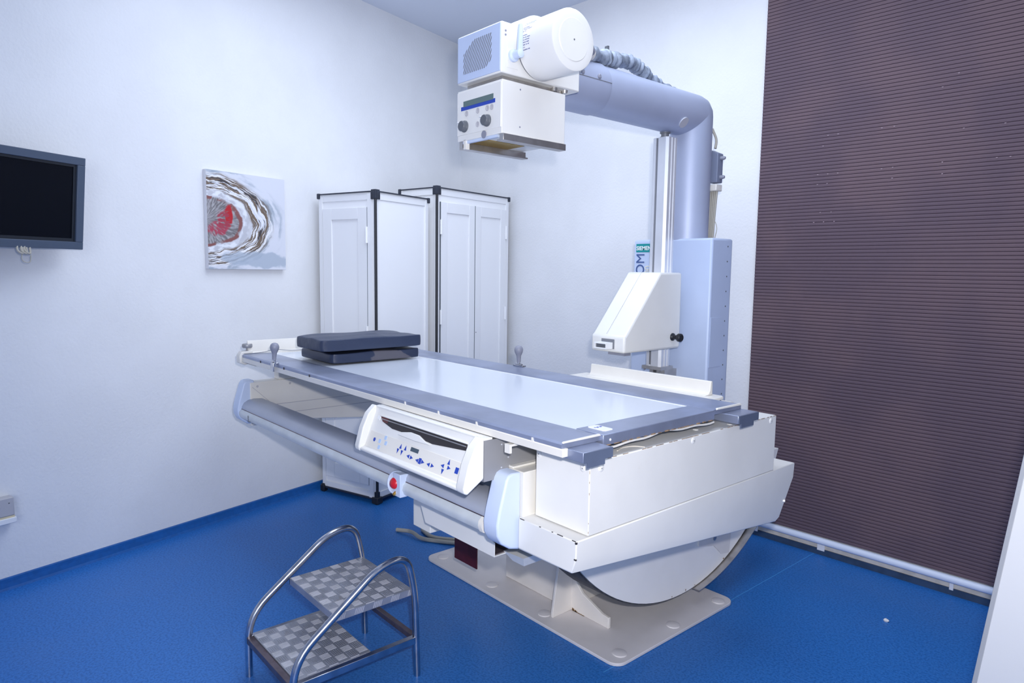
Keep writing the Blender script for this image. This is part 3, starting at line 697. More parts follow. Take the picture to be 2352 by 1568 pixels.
# slot: dark recess plate with wavy lower lip
bm = new(); plate(bm, [(-1.930, 0.106), (-1.465, 0.106), (-1.462, 0.088), (-1.62, 0.075), (-1.655, 0.077), (-1.69, 0.087), (-1.735, 0.088), (-1.785, 0.079), (-1.845, 0.079), (-1.905, 0.090)], -0.001, 0.0008)
sl = obj('cassette_slot', bm, M['slot'], cp)
bm = new(); plate(bm, [(-1.928, 0.1055), (-1.880, 0.1055), (-1.880, 0.090), (-1.910, 0.091)], 0.0008, 0.0013); obj('slot_end', bm, M['slot_red'], sl)
bm = new(); plate(bm, [(-1.945, 0.1065), (-1.930, 0.1065), (-1.930, 0.092), (-1.945, 0.096)], 0.0, 0.0016); obj('slot_stop', bm, M['lettering_white'], sl)
bm = new(); plate(bm, [(-1.92, 0.1005), (-1.468, 0.1005), (-1.468, 0.0975), (-1.92, 0.0975)], 0.0008, 0.003); obj('slot_bar', bm, M['steel'], sl)
bm = new(); plate(bm, [(-1.930, 0.1095), (-1.465, 0.1095), (-1.465, 0.106), (-1.930, 0.106)], -0.001, 0.005); obj('slot_hood', bm, M['white'], cp, bevel=0.001)
bm = new(); plate(bm, [(-1.785, 0.079), (-1.735, 0.088), (-1.69, 0.087), (-1.655, 0.077), (-1.62, 0.070), (-1.70, 0.066), (-1.80, 0.068)], 0.0, 0.006); obj('pull_lip', bm, M['white'], cp, bevel=0.002)
bm = new(); plate(bm, [(-1.968, 0.000), (-1.442, 0.000), (-1.442, 0.0535), (-1.958, 0.0535)], 0.0, 0.0014); kp = obj('keypad', bm, M['cream'], cp, bevel=0.0006)
def tri(bm, x, v, d, s=0.0085):
    P_ = {'u': [(-s * .8, -s), (s * .8, -s), (0, s)], 'd': [(-s * .8, s), (0, -s), (s * .8, s)], 'l': [(s, -s * .8), (s, s * .8), (-s, 0)], 'r': [(-s, -s * .8), (s, 0), (-s, s * .8)]}[d]
    plate(bm, [(x + a, v + b) for a, b in P_], 0.0012, 0.002)
def rect(bm, x, v, w_, h_): plate(bm, [(x - w_, v - h_), (x + w_, v - h_), (x + w_, v + h_), (x - w_, v + h_)], 0.0012, 0.002)
dv = -0.010
bm = new()
for x, v, d in ((-1.767, .042, 'u'), (-1.740, .042, 'u'), (-1.777, .025, 'd'), (-1.754, .024, 'd'), (-1.716, .022, 'l'), (-1.696, .021, 'r'), (-1.667, .020, 'l'), (-1.635, .021, 'r'), (-1.608, .021, 'l'), (-1.586, .021, 'r'), (-1.518, .048, 'u'), (-1.543, .032, 'l'), (-1.511, .032, 'r'), (-1.536, .016, 'd')): tri(bm, x, v + dv + 0.006, d, 0.0075)
rect(bm, -1.651, .017, 0.0065, 0.0085); rect(bm, -1.475, .029, 0.0075, 0.0085)
plate(bm, [(-1.922 + 0.0065 * math.cos(a * math.pi / 6), .029 + 0.0065 * math.sin(a * math.pi / 6)) for a in range(12)], 0.0012, 0.002)
obj('blue_key_print', bm, M['keyblue'], kp)
bm = new()
for x, v in ((-1.862, .046), (-1.889, .030), (-1.852, .030), (-1.883, .011)): rect(bm, x, v, 0.0068, 0.0062)
obj('pale_key_print', bm, M['keypale'], kp)
bm = new(); rect(bm, -1.692, .041, 0.021, 0.0062); obj('small_display', bm, M['lcd_dark'], kp)
obj('cassette_housing', B(-1.98, -1.404, 1.133, 1.62, 0.790, 0.904), M['boxgrey'], T)
bm = new()
for y, z in ((1.195, 0.885), (1.22, 0.875), (1.22, 0.845), (1.195, 0.82), (1.225, 0.82)): lathe(bm, (-1.404, y, z), (1, 0, 0), [(0.0025, 0), (0.002, 0.001)], 8)
obj('housing_rivets', bm, M['alu'], T)
bm = new(); prism(bm, [(1.155, 0.882), (1.155, 0.906), (1.20, 0.906), (1.20, 0.900), (1.163, 0.900), (1.163, 0.882)], 'x', -1.345, -1.325); obj('rail_hook', bm, M['cream'], T)
# emergency stop on the rail
bm = new(); lathe(bm, (-1.877, 1.152, 0.669), (0.15, -1, 0.25), [(0.040, -0.012), (0.040, 0.006), (0.036, 0.013), (0.032, 0.013), (0.026, 0.003), (0.001, 0.003)], 32)
box(bm, -1.877, -1.835, 1.136, 1.17, 0.630, 0.706)
es = obj('stop_button_housing', bm, M['paleblue'], T, bevel=0.002)
bm = new(); lathe(bm, (-1.873, 1.150, 0.668), (0.15, -1, 0.25), [(0.015, 0), (0.019, 0.006), (0.019, 0.015), (0.015, 0.021), (0.006, 0.024), (0.001, 0.0245)], 24); obj('red_button', bm, M['red'], es, smooth=True)
bm = new(); tube(bm, [(-1.865, 1.140, 0.643), (-1.862, 1.128, 0.637)], 0.005, 10); obj('button_key', bm, M['brass'], es, smooth=True)
# cable channel and side box below the rail
bm = new(); prism(bm, [(-1.880, 0.590), (-1.845, 0.522), (-1.485, 0.522), (-1.485, 0.565), (-1.50, 0.573), (-1.50, 0.620), (-1.88, 0.620)], 'y', 1.240, 1.2432); box(bm, -1.845, -1.485, 1.2432, 1.36, 0.522, 0.5245)
ch = obj('cable_channel', bm, M['white'], T)
bm = new(); box(bm, -1.84, -1.49, 1.2435, 1.355, 0.5247, 0.528); box(bm, -1.84, -1.52, 1.30, 1.355, 0.528, 0.56); obj('channel_lining', bm, M['rusty'], ch)
bm = new(); hexa(bm, [(-1.47, 1.30, 0.50), (-1.42, 1.30, 0.50), (-1.42, 1.40, 0.50), (-1.47, 1.40, 0.50), (-1.49, 1.28, 0.53), (-1.40, 1.28, 0.535), (-1.40, 1.42, 0.535), (-1.49, 1.42, 0.53)]); obj('hanging_bracket', bm, M['white'], T)
bm = new(); box(bm, -2.012, -1.905, 1.30, 1.40, 0.450, 0.66); obj('side_box', bm, M['white'], T, bevel=0.003)
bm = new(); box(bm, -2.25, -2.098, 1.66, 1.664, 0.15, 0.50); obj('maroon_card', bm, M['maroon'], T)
# base on the floor
bm = new()
def rrect(x0, x1, y0, y1, r, n=6):
    out = []
    for cx, cy, a0 in ((x1 - r, y0 + r, -90), (x1 - r, y1 - r, 0), (x0 + r, y1 - r, 90), (x0 + r, y0 + r, 180)):
        for k in range(n + 1):
            a = math.radians(a0 + 90 * k / n); out.append((cx + r * math.cos(a), cy + r * math.sin(a)))
    return out
prism(bm, rrect(-2.605, -1.425, 1.748, 2.50, 0.045), 'z', 0.0005, 0.012)
bp = obj('base_plate', bm, M['plate'], T, bevel=0.002)
for x, y in ((-2.545, 1.812), (-2.175, 1.806), (-1.85, 1.808), (-1.474, 1.818), (-1.470, 2.130), (-1.466, 2.436)):
    bm = new(); lathe(bm, (x, y, 0.012), (0, 0, 1), [(0.027, 0), (0.026, 0.0035), (0.018, 0.0055), (0.001, 0.006)], 26); obj('bolt_cover', bm, M['plate'], bp, smooth=True)
obj('base_pillar', B(-2.20, -1.82, 1.905, 2.42, 0.012, 0.50), M['basecream'], T, bevel=0.004)
bm = new(); prism(bm, [(1.809, 0.012), (1.809, 0.03), (1.835, 0.20), (1.85, 0.44), (1.925, 0.44), (1.925, 0.012)], 'x', -1.816, -1.804)
prism(bm, [(-1.81, 0.012), (-1.61, 0.012), (-1.61, 0.055), (-1.643, 0.058), (-1.747, 0.10), (-1.772, 0.125), (-1.787, 0.15), (-1.792, 0.44), (-1.81, 0.44)], 'y', 1.914, 1.927)
gu = obj('base_gusset', bm, M['basecream'], T, bevel=0.002)
bm = new()
for i in range(16): box(bm, -1.80 + 0.004 * i, -1.795 + 0.004 * i + 0.004 * random.random(), 1.9125, 1.9145, 0.012, 0.014 + 0.012 * random.random() * math.exp(-i / 5))
obj('rust_stain', bm, M['rust'], gu)
# tilt drum: a segment of a disc with a belt round its rim
DC = (2.25, 0.88); DR = 0.80
def seg_prof(r, ztop=0.56, n=40):
    a0 = math.asin((ztop - DC[1]) / r); out = []
    for k in range(n + 1):
        a = math.pi - a0 + (math.pi + 2 * a0) * k / n
        out.append((DC[0] + r * math.cos(a), DC[1] + r * math.sin(a)))
    return out
bm = new(); prism(bm, seg_prof(DR), 'x', -1.662, -1.52); dr = obj('tilt_drum', bm, M['drum'], T, ang=60)
bm = new(); pr_ = seg_prof(DR + 0.006); pr2 = seg_prof(DR + 0.0005)
prism(bm, pr_ + pr2[::-1], 'x', -1.660, -1.5265); obj('drum_belt', bm, M['belt'], dr)
bm = new(); ar = seg_prof(DR - 0.0, 0.56, 60)
for (y, z) in ar[24:52]:
    if random.random() < 0.22:
        box(bm, -1.5202, -1.5195, y - 0.003, y + 0.001 + 0.007 * random.random(), z + 0.004, z + 0.006 + 0.006 * random.random())
obj('rust_specks', bm, M['rust'], dr)
bm = new(); arc = []
for k in range(20):
    a = math.radians(-84 + k * 2.75); e_ = 0.004 + 0.030 * (k / 19) ** 2 + (0.004 * math.sin(k * 1.9) if k > 13 else 0); rr = DR + e_
    arc.append((DC[0] + rr * math.cos(a), DC[1] + rr * math.sin(a)))
outer = [(DC[0] + (math.hypot(y - DC[0], z - DC[1]) + 0.003) * (y - DC[0]) / math.hypot(y - DC[0], z - DC[1]), DC[1] + (math.hypot(y - DC[0], z - DC[1]) + 0.003) * (z - DC[1]) / math.hypot(y - DC[0], z - DC[1])) for y, z in arc]
prism(bm, arc + outer[::-1], 'x', -1.66, -1.49)
obj('torn_edge_sheet', bm, M['steel'], dr)
bm = new(); prism(bm, [(2.466, 0.226), (2.353, 0.252), (2.353, 0.48), (2.60, 0.48), (2.594, 0.232), (2.585, 0.165), (2.525, 0.176)], 'x', -1.52, -1.514); bk = obj('drum_bracket', bm, M['basecream'], dr, bevel=0.001)
bm = new(); lathe(bm, (-1.514, 2.466, 0.262), (1, 0, 0), [(0.012, 0), (0.012, 0.003), (0.006, 0.005)], 14); obj('bracket_bolt', bm, M['steel'], bk)
# ------------------------------------------------------------------ cushions on the table
def cushion(name, label, x0, x1, y0, y1, z0, z1, m, sag, rot=0.0, fold=0.0):
    bm = new(); nx, ny, nz = 10, 16, 5
    bmesh.ops.create_cube(bm, size=1.0)
    bmesh.ops.subdivide_edges(bm, edges=bm.edges[:], cuts=9, use_grid_fill=True)
    cx, cy = (x0 + x1) / 2, (y0 + y1) / 2
    R = 0.009
    for v in bm.verts:
        u, w_, h = v.co.x * 2, v.co.y * 2, v.co.z * 2   # -1..1
        hx, hy, hz = (x1 - x0) / 2, (y1 - y0) / 2, (z1 - z0) / 2
        p = Vector((u * hx, w_ * hy, h * hz))
        q = Vector((max(-hx + R, min(hx - R, p.x)), max(-hy + R, min(hy - R, p.y)), max(-hz + R, min(hz - R, p.z))))
        d = p - q
        if d.length > 1e-6: p = q + d.normalized() * min(d.length, R)
        bulge = (1 - u * u) * (1 - w_ * w_)
        if h > 0.5: p.z += sag * bulge + 0.0025 * math.sin(w_ * 5 + u * 2) + 0.002 * math.sin(u * 7)
        side = (1 - h * h)
        if abs(u) > 0.9: p.x += 0.0025 * side * (1 if u > 0 else -1) * math.cos(w_ * 4)
        if abs(w_) > 0.9: p.y += 0.003 * side * (1 if w_ > 0 else -1)
        if h > 0: p.z += fold * (w_ * 0.5 + 0.5) * (0.4 - 0.6 * u)
        c, s = math.cos(rot), math.sin(rot)
        v.co = Vector((cx + p.x * c - p.y * s, cy + p.x * s + p.y * c, (z0 + z1) / 2 + p.z))
    o = obj(name, bm, m, None, smooth=True)
    sub = o.modifiers.new('sub', 'SUBSURF'); sub.levels = 1; sub.render_levels = 2
    return o
lo = cushion('vinyl_cushion', '', -3.035, -2.70, 1.338, 1.785, 0.9482, 0.996, M['cushion_worn'], 0.001)
tag(lo, 'lower dark vinyl cushion with a worn grey patch lying on the tabletop', 'cushion', 'stacked cushions on the table')
up = cushion('vinyl_cushion', '', -2.965, -2.69, 1.287, 1.79, 1.0035, 1.060, M['cushion'], 0.006, rot=0.0)
tag(up, 'upper dark navy vinyl cushion stacked on the worn one', 'cushion', 'stacked cushions on the table')

# ------------------------------------------------------------------ tube stand
S = thing('x_ray_tube_stand', 'blue-grey column with horizontal arm carrying the X-ray tube head over the table', 'x-ray tube stand', (-1.885, 2.70, 0))
bm = new(); box(bm, -2.098, -1.672, 2.60, 2.765, 0.0, 1.516)
pd = obj('pedestal', bm, M['blue_box'], S, bevel=0.010, seg=3)
for i in range(11):
    z = 1.482 - i * 0.066
    bm = new(); lathe(bm, (-1.672, 2.724, z), (1, 0, 0), [(0.0035, -0.001), (0.0035, 0.0008)], 10); obj('screw_hole', bm, M['knob'], pd)
obj('side_hatch', B(-1.6722, -1.6705, 2.612, 2.70, 0.95, 1.17), M['blue_box'], pd, bevel=0.0005)
sg = obj('teal_sign', B(-2.083, -1.985, 2.5985, 2.6005, 1.458, 1.497), M['teal'], pd)
text_mesh('sign_lettering', 'SIEMENS', 0.026, M['lettering_white'], sg, (-2.081, 2.5982, 1.468), (1, 0, 0), (0, 0, 1), 0.0006, 1.02, 0.022)
text_mesh('model_lettering', 'OM', 0.068, M['lettering_blue'], pd, (-2.034, 2.5985, 1.350), (0, 0, 1), (-1, 0, 0), 0.0006, 0.95)
text_mesh('number_lettering', '00', 0.046, M['lettering_cream'], pd, (-1.997, 2.5985, 1.352), (0, 0, 1), (-1, 0, 0), 0.0006, 0.95)
# column + arm with a mitred elbow
AX, AY, AZ, AR = -1.868, 2.695, 2.068, 0.094
bm = new(); tube(bm, smooth_path([(AX, AY, 1.50), (AX, AY, AZ), (AX + 0.012, 1.74, AZ - 0.006)], 0.010, 3), AR, 48)
obj('column_and_arm', bm, M['steelblue'], S, smooth=True)
bm = new(); lathe(bm, (AX + 0.0105, 1.74, AZ - 0.006), (0, 1, 0.004), [(0.098, 0), (0.098, 0.27), (0.0945, 0.285)], 44)
sv = obj('arm_sleeve', bm, M['steelblue'], S, smooth=True)
bm = new(); box(bm, AX + 0.1055, AX + 0.1095, 1.76, 2.02, AZ - 0.001, AZ + 0.001); obj('sleeve_seam', bm, M['alu_dark'], sv)
for y in (1.86, 1.95):
    bm = new(); lathe(bm, (AX + 0.104, y, AZ + 0.012), (1, 0, 0.1), [(0.009, 0), (0.009, 0.006), (0.006, 0.009)], 14); obj('sleeve_bolt', bm, M['grip'], sv, smooth=True)
bm = new()   # oval opening plate where the rail meets the arm
lathe(bm, (AX + 0.075, 2.53, AZ - 0.062), (0.78, 0, -0.62), [(0.024, -0.006), (0.024, 0.003), (0.001, 0.0032)], 24)
obj('arm_opening', bm, M['alu'], S)
# guide rail
bm = new(); prism(bm, [(-1.917, 2.487), (-1.908, 2.480), (-1.897, 2.480), (-1.897, 2.486), (-1.885, 2.486), (-1.885, 2.480), (-1.846, 2.480), (-1.836, 2.490), (-1.836, 2.505), (-1.840, 2.507), (-1.840, 2.513), (-1.836, 2.515), (-1.836, 2.528), (-1.840, 2.530), (-1.840, 2.534), (-1.836, 2.536), (-1.836, 2.548), (-1.917, 2.548)], 'z', 0.945, 1.948)
gr = obj('guide_rail', bm, M['alu'], S)
obj('rail_slot', B(-1.897, -1.885, 2.4835, 2.4865, 0.95, 1.947), M['alu_dark'], gr)
bm = new(); box(bm, -1.930, -1.826, 2.475, 2.565, 0.930, 0.945)
for x, y in ((-1.92, 2.482), (-1.878, 2.482), (-1.834, 2.482)): lathe(bm, (x, y, 0.930), (0, 0, -1), [(0.006, 0), (0.005, 0.006)], 10)
obj('rail_foot', bm, M['steel'], gr)
bm = new(); box(bm, -1.905, -1.885, 2.50, 2.54, 0.86, 0.93); box(bm, -1.875, -1.83, 2.51, 2.60, 0.86, 0.93); obj('rail_post', bm, M['steel'], gr)
bm = new(); lathe(bm, (-1.877, 2.515, 1.946), (0, 0, 1), [(0.022, 0), (0.022, 0.008), (0.017, 0.009), (0.017, 0.022), (0.023, 0.023), (0.023, 0.032), (0.012, 0.034), (0.012, 0.05)], 20); obj('rail_top_bush', bm, M['alu_dark'], gr, smooth=True)
for y in (2.60,): obj('rail_mount', B(-1.905, -1.85, 2.56, 2.602, 1.20, 1.28), M['steel'], gr)
# compression carriage
bm = new(); xr_, xl_ = -1.786, -1.967
prism(bm, [(2.170, 1.030), (2.552, 1.030), (2.556, 1.045), (2.552, 1.364), (2.398, 1.364), (2.180, 1.104), (2.170, 1.100)], 'x', xl_, xr_)
cc = obj('compression_unit', bm, M['white'], S, bevel=0.010, seg=3)
bm = new(); xm = (xr_ + xl_) / 2 - 0.012
hexa(bm, [(xm - .0003, 2.178, 1.104), (xm + .0003, 2.178, 1.104), (xm + .0003, 2.40, 1.364), (xm - .0003, 2.40, 1.364), (xm - .0003, 2.1772, 1.1055), (xm + .0003, 2.1772, 1.1055), (xm + .0003, 2.3985, 1.3655), (xm - .0003, 2.3985, 1.3655)])
obj('cover_seam', bm, M['socket'], cc)
obj('front_opening', B(-1.908, -1.838, 2.1685, 2.1715, 1.045, 1.085), M['alu_dark'], cc)
bm = new()
for a in ((-1.912, -1.846, 2.128, 2.172, 1.046, 1.051), (-1.912, -1.846, 2.128, 2.172, 1.067, 1.072), (-1.912, -1.908, 2.128, 2.172, 1.051, 1.067), (-1.850, -1.846, 2.128, 2.172, 1.051, 1.067)): box(bm, *a)
obj('front_socket', bm, M['lettering_white'], cc)
obj('socket_core', B(-1.908, -1.850, 2.136, 2.172, 1.051, 1.067), M['knob'], cc)
bm = new(); box(bm, -1.888, -1.80, 2.19, 2.23, 1.018, 1.030)
obj('lower_latch', bm, M['grip'], cc)
bm = new(); lathe(bm, (-1.786, 2.497, 1.083), (1, -0.1, 0), [(0.017, 0), (0.017, 0.004), (0.010, 0.010), (0.009, 0.022), (0.014, 0.030), (0.018, 0.036), (0.018, 0.048), (0.013, 0.052)], 20); obj('black_knob', bm, M['black'], cc, smooth=True)
# junction box and loom behind the column
bm = new(); hexa(bm, [(-1.82, 2.775, 1.775), (-1.775, 2.775, 1.775), (-1.775, 2.82, 1.775), (-1.82, 2.82, 1.775), (-1.82, 2.775, 1.925), (-1.775, 2.775, 1.905), (-1.775, 2.82, 1.905), (-1.82, 2.82, 1.925)])
jb = obj('junction_box', bm, M['jbox'], S, bevel=0.003)
for z in (1.885, 1.800):
    bm = new(); lathe(bm, (-1.776, 2.80, z), (1, 0.2, 0), [(0.009, 0), (0.009, 0.014), (0.006, 0.022)], 12); obj('gland', bm, M['grip'], jb, smooth=True)
obj('cable_clamp', B(-1.825, -1.777, 2.775, 2.825, 1.738, 1.768), M['cream'], jb, bevel=0.004)
for i in range(4):
    bm = new(); tube(bm, smooth_path([(-1.815 + i * 0.010, 2.795, 1.75), (-1.818 + i * 0.008, 2.797, 1.64), (-1.822 + i * 0.006, 2.80, 1.48)], 0.05), 0.0058, 8); obj('cable', bm, M['cable'], S, smooth=True)
bm = new(); tube(bm, smooth_path([(-1.79, 2.80, 1.60), (-1.778, 2.80, 1.57), (-1.79, 2.80, 1.52)], 0.02), 0.0015, 6); obj('thin_wire', bm, M['cable'], S, smooth=True)
bm = new(); tube(bm, smooth_path([(-1.80, 2.79, 1.93), (-1.80, 2.80, 1.97), (-1.82, 2.79, 2.02)], 0.03), 0.006, 8)
obj('cable', bm, M['cable'], S, smooth=True)
# corrugated hose over the arm
hp = [(-1.800, 1.90, 2.168), (-1.82, 2.017, 2.176), (-1.83, 2.067, 2.183), (-1.84, 2.131, 2.191), (-1.85, 2.21, 2.205), (-1.852, 2.272, 2.199), (-1.855, 2.324, 2.183), (-1.86, 2.383, 2.168), (-1.865, 2.458, 2.158), (-1.868, 2.56, 2.150)]
pth = []; rad = []
def cr(p0, p1, p2, p3, t): return 0.5 * ((2 * p1) + (-p0 + p2) * t + (2 * p0 - 5 * p1 + 4 * p2 - p3) * t * t + (-p0 + 3 * p1 - 3 * p2 + p3) * t ** 3)
HP = [Vector(p) for p in hp]; HP = [HP[0] * 2 - HP[1]] + HP + [HP[-1] * 2 - HP[-2]]
for i in range(1, len(HP) - 2):
    for k in range(14): pth.append(cr(HP[i - 1], HP[i], HP[i + 1], HP[i + 2], k / 14))
pth.append(HP[-2])
N_ = len(pth); ph = 0.0
for i in range(N_):
    s = i / (N_ - 1); r0 = 0.0265 if s < 0.62 else 0.0265 - 0.030 * (s - 0.62)
    ph += 0.75 + 0.35 * math.sin(i * 0.37)
    rad.append(r0 * (1 + 0.15 * math.sin(ph) + 0.08 * math.sin(i * 0.31 + 1) + 0.05 * (random.random() - 0.5)))
bm = new(); tube(bm, pth, 0.03, 18, rad=rad)
for v in bm.verts: v.co += Vector((random.uniform(-1, 1), random.uniform(-1, 1), random.uniform(-1, 1))) * 0.0024
hs = obj('fabric_hose', bm, M['hose'], S, smooth=True)
hs.data.set_sharp_from_angle(angle=3.1)
bm = new(); lathe(bm, pth[26], pth[27] - pth[26], [(0.029, 0), (0.030, 0.004), (0.029, 0.008)], 18); box(bm, pth[26].x - .004, pth[26].x + .012, pth[26].y - .004, pth[26].y + .004, pth[26].z + .026, pth[26].z + .044); obj('cable_tie', bm, M['knob'], hs, smooth=True)

# ------------------------------------------------------------------ tube head on the arm
X0, X1, Y0, Y1 = -1.897, -1.672, 1.402, 1.752
bm = new(); prism(bm, [(Y0, 1.972), (Y1, 1.972), (Y1, 2.070), (1.68, 2.125), (Y0, 2.125)], 'x', X0, X1)
hd = obj('tube_head', bm, M['white'], S, bevel=0.004)
bm = new(); box(bm, X0 + 0.004, X1 - 0.004, Y0 - 0.003, Y0 + 0.002, 1.977, 2.120); vp = obj('vent_panel', bm, M['blue_box'], hd, bevel=0.001)
bm = new()   # slanted vent slots clipped to an octagon-like outline
def clip(poly, a, b, c):
    out = []
    for i in range(len(poly)):
        p, q = poly[i], poly[(i + 1) % len(poly)]
        dp, dq = a * p[0] + b * p[1] - c, a * q[0] + b * q[1] - c
        if dp <= 0: out.append(p)
        if dp * dq < 0:
            s = dp / (dp - dq); out.append((p[0] + (q[0] - p[0]) * s, p[1] + (q[1] - p[1]) * s))
    return out
sl_ = 62 * math.pi / 180; dx, dz = math.cos(sl_), math.sin(sl_)
for i in range(-14, 15):
    cx, cz = -1.787 + i * 0.0100, 2.048; hw = 0.0017
    poly = [(cx + dx * a - dz * b, cz + dz * a + dx * b) for a, b in ((-0.2, -hw), (0.2, -hw), (0.2, hw), (-0.2, hw))]
    for a, b, c in ((1, 0, -1.717), (-1, 0, 1.861), (0, 1, 2.099), (0, -1, -1.999), (-0.55, 0.83, 2.735), (0.55, -0.83, -2.620)):
        poly = clip(poly, a, b, c)
        if len(poly) < 3: break
    if len(poly) >= 3: prism(bm, poly, 'y', Y0 - 0.0038, Y0 - 0.0028)
obj('vent_slots', bm, M['alu_dark'], vp)
# tube housing cylinder
CY, CZ, CR = 1.555, 2.064, 0.092
bm = new(); lathe(bm, (X0 + 0.012, CY + 0.015, CZ + 0.018), (1, 0, 0), [(0.094, 0), (0.098, 0.006), (0.098, 0.200), (0.094, 0.208)], 56); obj('housing_hump', bm, M['white'], hd, smooth=True)
bm = new(); lathe(bm, (X1 - 0.01, CY, CZ), (1, 0, 0), [(0.088, 0), (0.088, 0.02)], 48); obj('dark_collar', bm, M['alu_dark'], hd, smooth=True)
bm = new(); lathe(bm, (X1 + 0.006, CY, CZ), (1, 0, 0), [(0.086, 0), (CR + 0.001, 0.004), (CR, 0.01), (CR, 0.149), (CR - 0.0015, 0.152), (CR - 0.005, 0.1533), (0.064, 0.1535), (0.062, 0.1555), (0.001, 0.156)], 64)
cyl = obj('tube_housing', bm, M['white'], hd, smooth=True)
bm = new(); lathe(bm, (X1 + 0.162, CY, CZ), (1, 0, 0), [(0.003, -0.001), (0.0028, 0.0006)], 10); obj('centre_hole', bm, M['knob'], cyl)
bm = new()   # printed rows wrapped on the cylinder
for row in range(17):
    th = math.radians(120 + row * 4.6)   # angle about +x: 180 faces the front, 90 is up
    x = X1 + 0.014 + (0.010 if row < 2 else 0.0); xe = X1 + (0.045 if row in (0, 1, 6, 10) else 0.058)
    if row in (5, 9): continue
    if row in (8, 15): xe = X1 + 0.036
    h_ = 0.0014 if row not in (1, 3, 6) else 0.0021
    while x < xe:
        l = random.uniform(0.0012, 0.0042)
        P0 = [(x, CY + (CR + 0.0005) * math.cos(t), CZ + (CR + 0.0005) * math.sin(t)) for t in (th - h_ / CR, th + h_ / CR)]
        P1 = [(x + l, p[1], p[2]) for p in P0]
        bm.faces.new([bm.verts.new(p) for p in (P0[0], P1[0], P1[1], P0[1])])
        x += l + (0.0008 if random.random() < 0.75 else 0.0030)
obj('printed_text', bm, M['print'], cyl)
bm = new(); 
for i in range(2): box(bm, X1 + 0.150 - i * .05, X1 + 0.158 - i * .05, CY - 0.006, CY + 0.004, CZ + CR - 0.004, CZ + CR + 0.0006)
obj('pen_mark', bm, M['grip'], cyl)
obj('side_hatch', B(X1 - 0.001, X1 + 0.0012, 1.425, 1.47, 1.990, 2.105), M['white'], hd, bevel=0.0005)
bm = new(); lathe(bm, (X1, 1.418, 2.098), (1, 0, 0), [(0.0035, 0), (0.003, 0.0012)], 10); lathe(bm, (X1, 1.418, 2.086), (1, 0, 0), [(0.0035, 0), (0.003, 0.0012)], 10); obj('hatch_screw', bm, M['grip'], hd)
bm = new(); lathe(bm, (X1, 1.447, 2.028), (1, 0, 0), [(0.019, 0), (0.019, 0.010), (0.013, 0.014), (0.013, 0.040), (0.010, 0.042)], 22)
lv = obj('brake_lever', bm, M['paleblue'], hd, smooth=True)
bm = new(); prism(bm, [(1.437, 2.025), (1.459, 2.025), (1.456, 2.10), (1.455, 2.116), (1.449, 2.121), (1.443, 2.116), (1.441, 2.10)], 'x', X1 + 0.028, X1 + 0.039); obj('lever_arm', bm, M['paleblue'], lv, bevel=0.003)
bm = new(); lathe(bm, (X1 + 0.039, 1.448, 2.030), (1, 0, 0), [(0.0055, 0), (0.0055, 0.002)], 12); obj('lever_screw', bm, M['grip'], lv)
obj('rear_bracket', B(-1.80, -1.68, 1.70, 1.77, 2.04, 2.13), M['white'], hd, bevel=0.006)
bm = new(); tube(bm, smooth_path([(-1.74, 1.72, 2.10), (-1.735, 1.78, 2.155), (-1.75, 1.86, 2.185), (-1.78, 1.92, 2.165)], 0.04), 0.019, 14); obj('cable_elbow', bm, M['grip'], hd, smooth=True)
bm = new(); lathe(bm, (-1.79, 1.80, 2.150), (-0.06, 1, 0.12), [(0.020, -0.04), (0.046, -0.02), (0.048, 0.0), (0.040, 0.07), (0.030, 0.12), (0.026, 0.14)], 26); obj('cable_socket', bm, M['cream'], hd, smooth=True)
bm = new(); lathe(bm, (-1.76, 1.74, 2.150), (0.1, 1, 0.1), [(0.035, -0.05), (0.042, -0.02), (0.042, 0.02), (0.034, 0.04)], 24); obj('upper_socket', bm, M['white'], hd, smooth=True)
bm = new(); box(bm, -1.88, -1.70, 1.43, 1.70, 1.948, 1.973); lathe(bm, (-1.69, 1.65, 1.972), (0, 0, -1), [(0.010, 0), (0.010, 0.012)], 14); lathe(bm, (-1.69, 1.70, 1.972), (0, 0, -1), [(0.010, 0), (0.008, 0.010)], 14)
obj('swivel_plate', bm, M['steel'], hd)
# collimator under the head
bm = new(); box(bm, -1.893, -1.664, 1.400, 1.677, 1.787, 1.950)
co = obj('collimator', bm, M['white'], S, bevel=0.002)
bm = new(); box(bm, -1.892, -1.667, 1.3975, 1.401, 1.806, 1.944); fp = obj('front_panel', bm, M['white'], co, bevel=0.001)
YF = 1.3973
obj('display', B(-1.857, -1.703, YF - 0.0012, YF + 0.001, 1.8945, 1.9125), M['lcd'], co)
obj('display_band', B(-1.870, -1.694, YF - 0.0007, YF + 0.001, 1.884, 1.8965), M['keyblue'], co)
for x, z in ((-1.840, 1.8725), (-1.781, 1.8725), (-1.732, 1.8725), (-1.710, 1.8725), (-1.781, 1.830)):
    bm = new(); lathe(bm, (x, YF + 0.001, z), (0, -1, 0), [(0.0095, 0), (0.009, 0.0022), (0.0062, 0.0024), (0.0055, 0.0016), (0.001, 0.0016)], 22); obj('push_button', bm, M['socket'], co, smooth=True)
for x, z in ((-1.850, 1.8325), (-1.732, 1.834)):
    bm = new(); lathe(bm, (x, YF + 0.001, z), (0, -1, 0), [(0.019, 0), (0.019, 0.004), (0.017, 0.006), (0.0165, 0.016), (0.015, 0.018)], 26); kn = obj('dial_knob', bm, M['knob'], co, smooth=True)
    obj('dial_mark', B(x - 0.018, x - 0.012, YF - 0.0185, YF - 0.014, z + 0.010, z + 0.014), M['lettering_white'], kn)
bm = new(); lathe(bm, (-1.749, YF + 0.001, 1.7935), (0, -1, 0), [(0.012, 0), (0.012, 0.002)], 22); obj('light_window', bm, M['grip'], co)
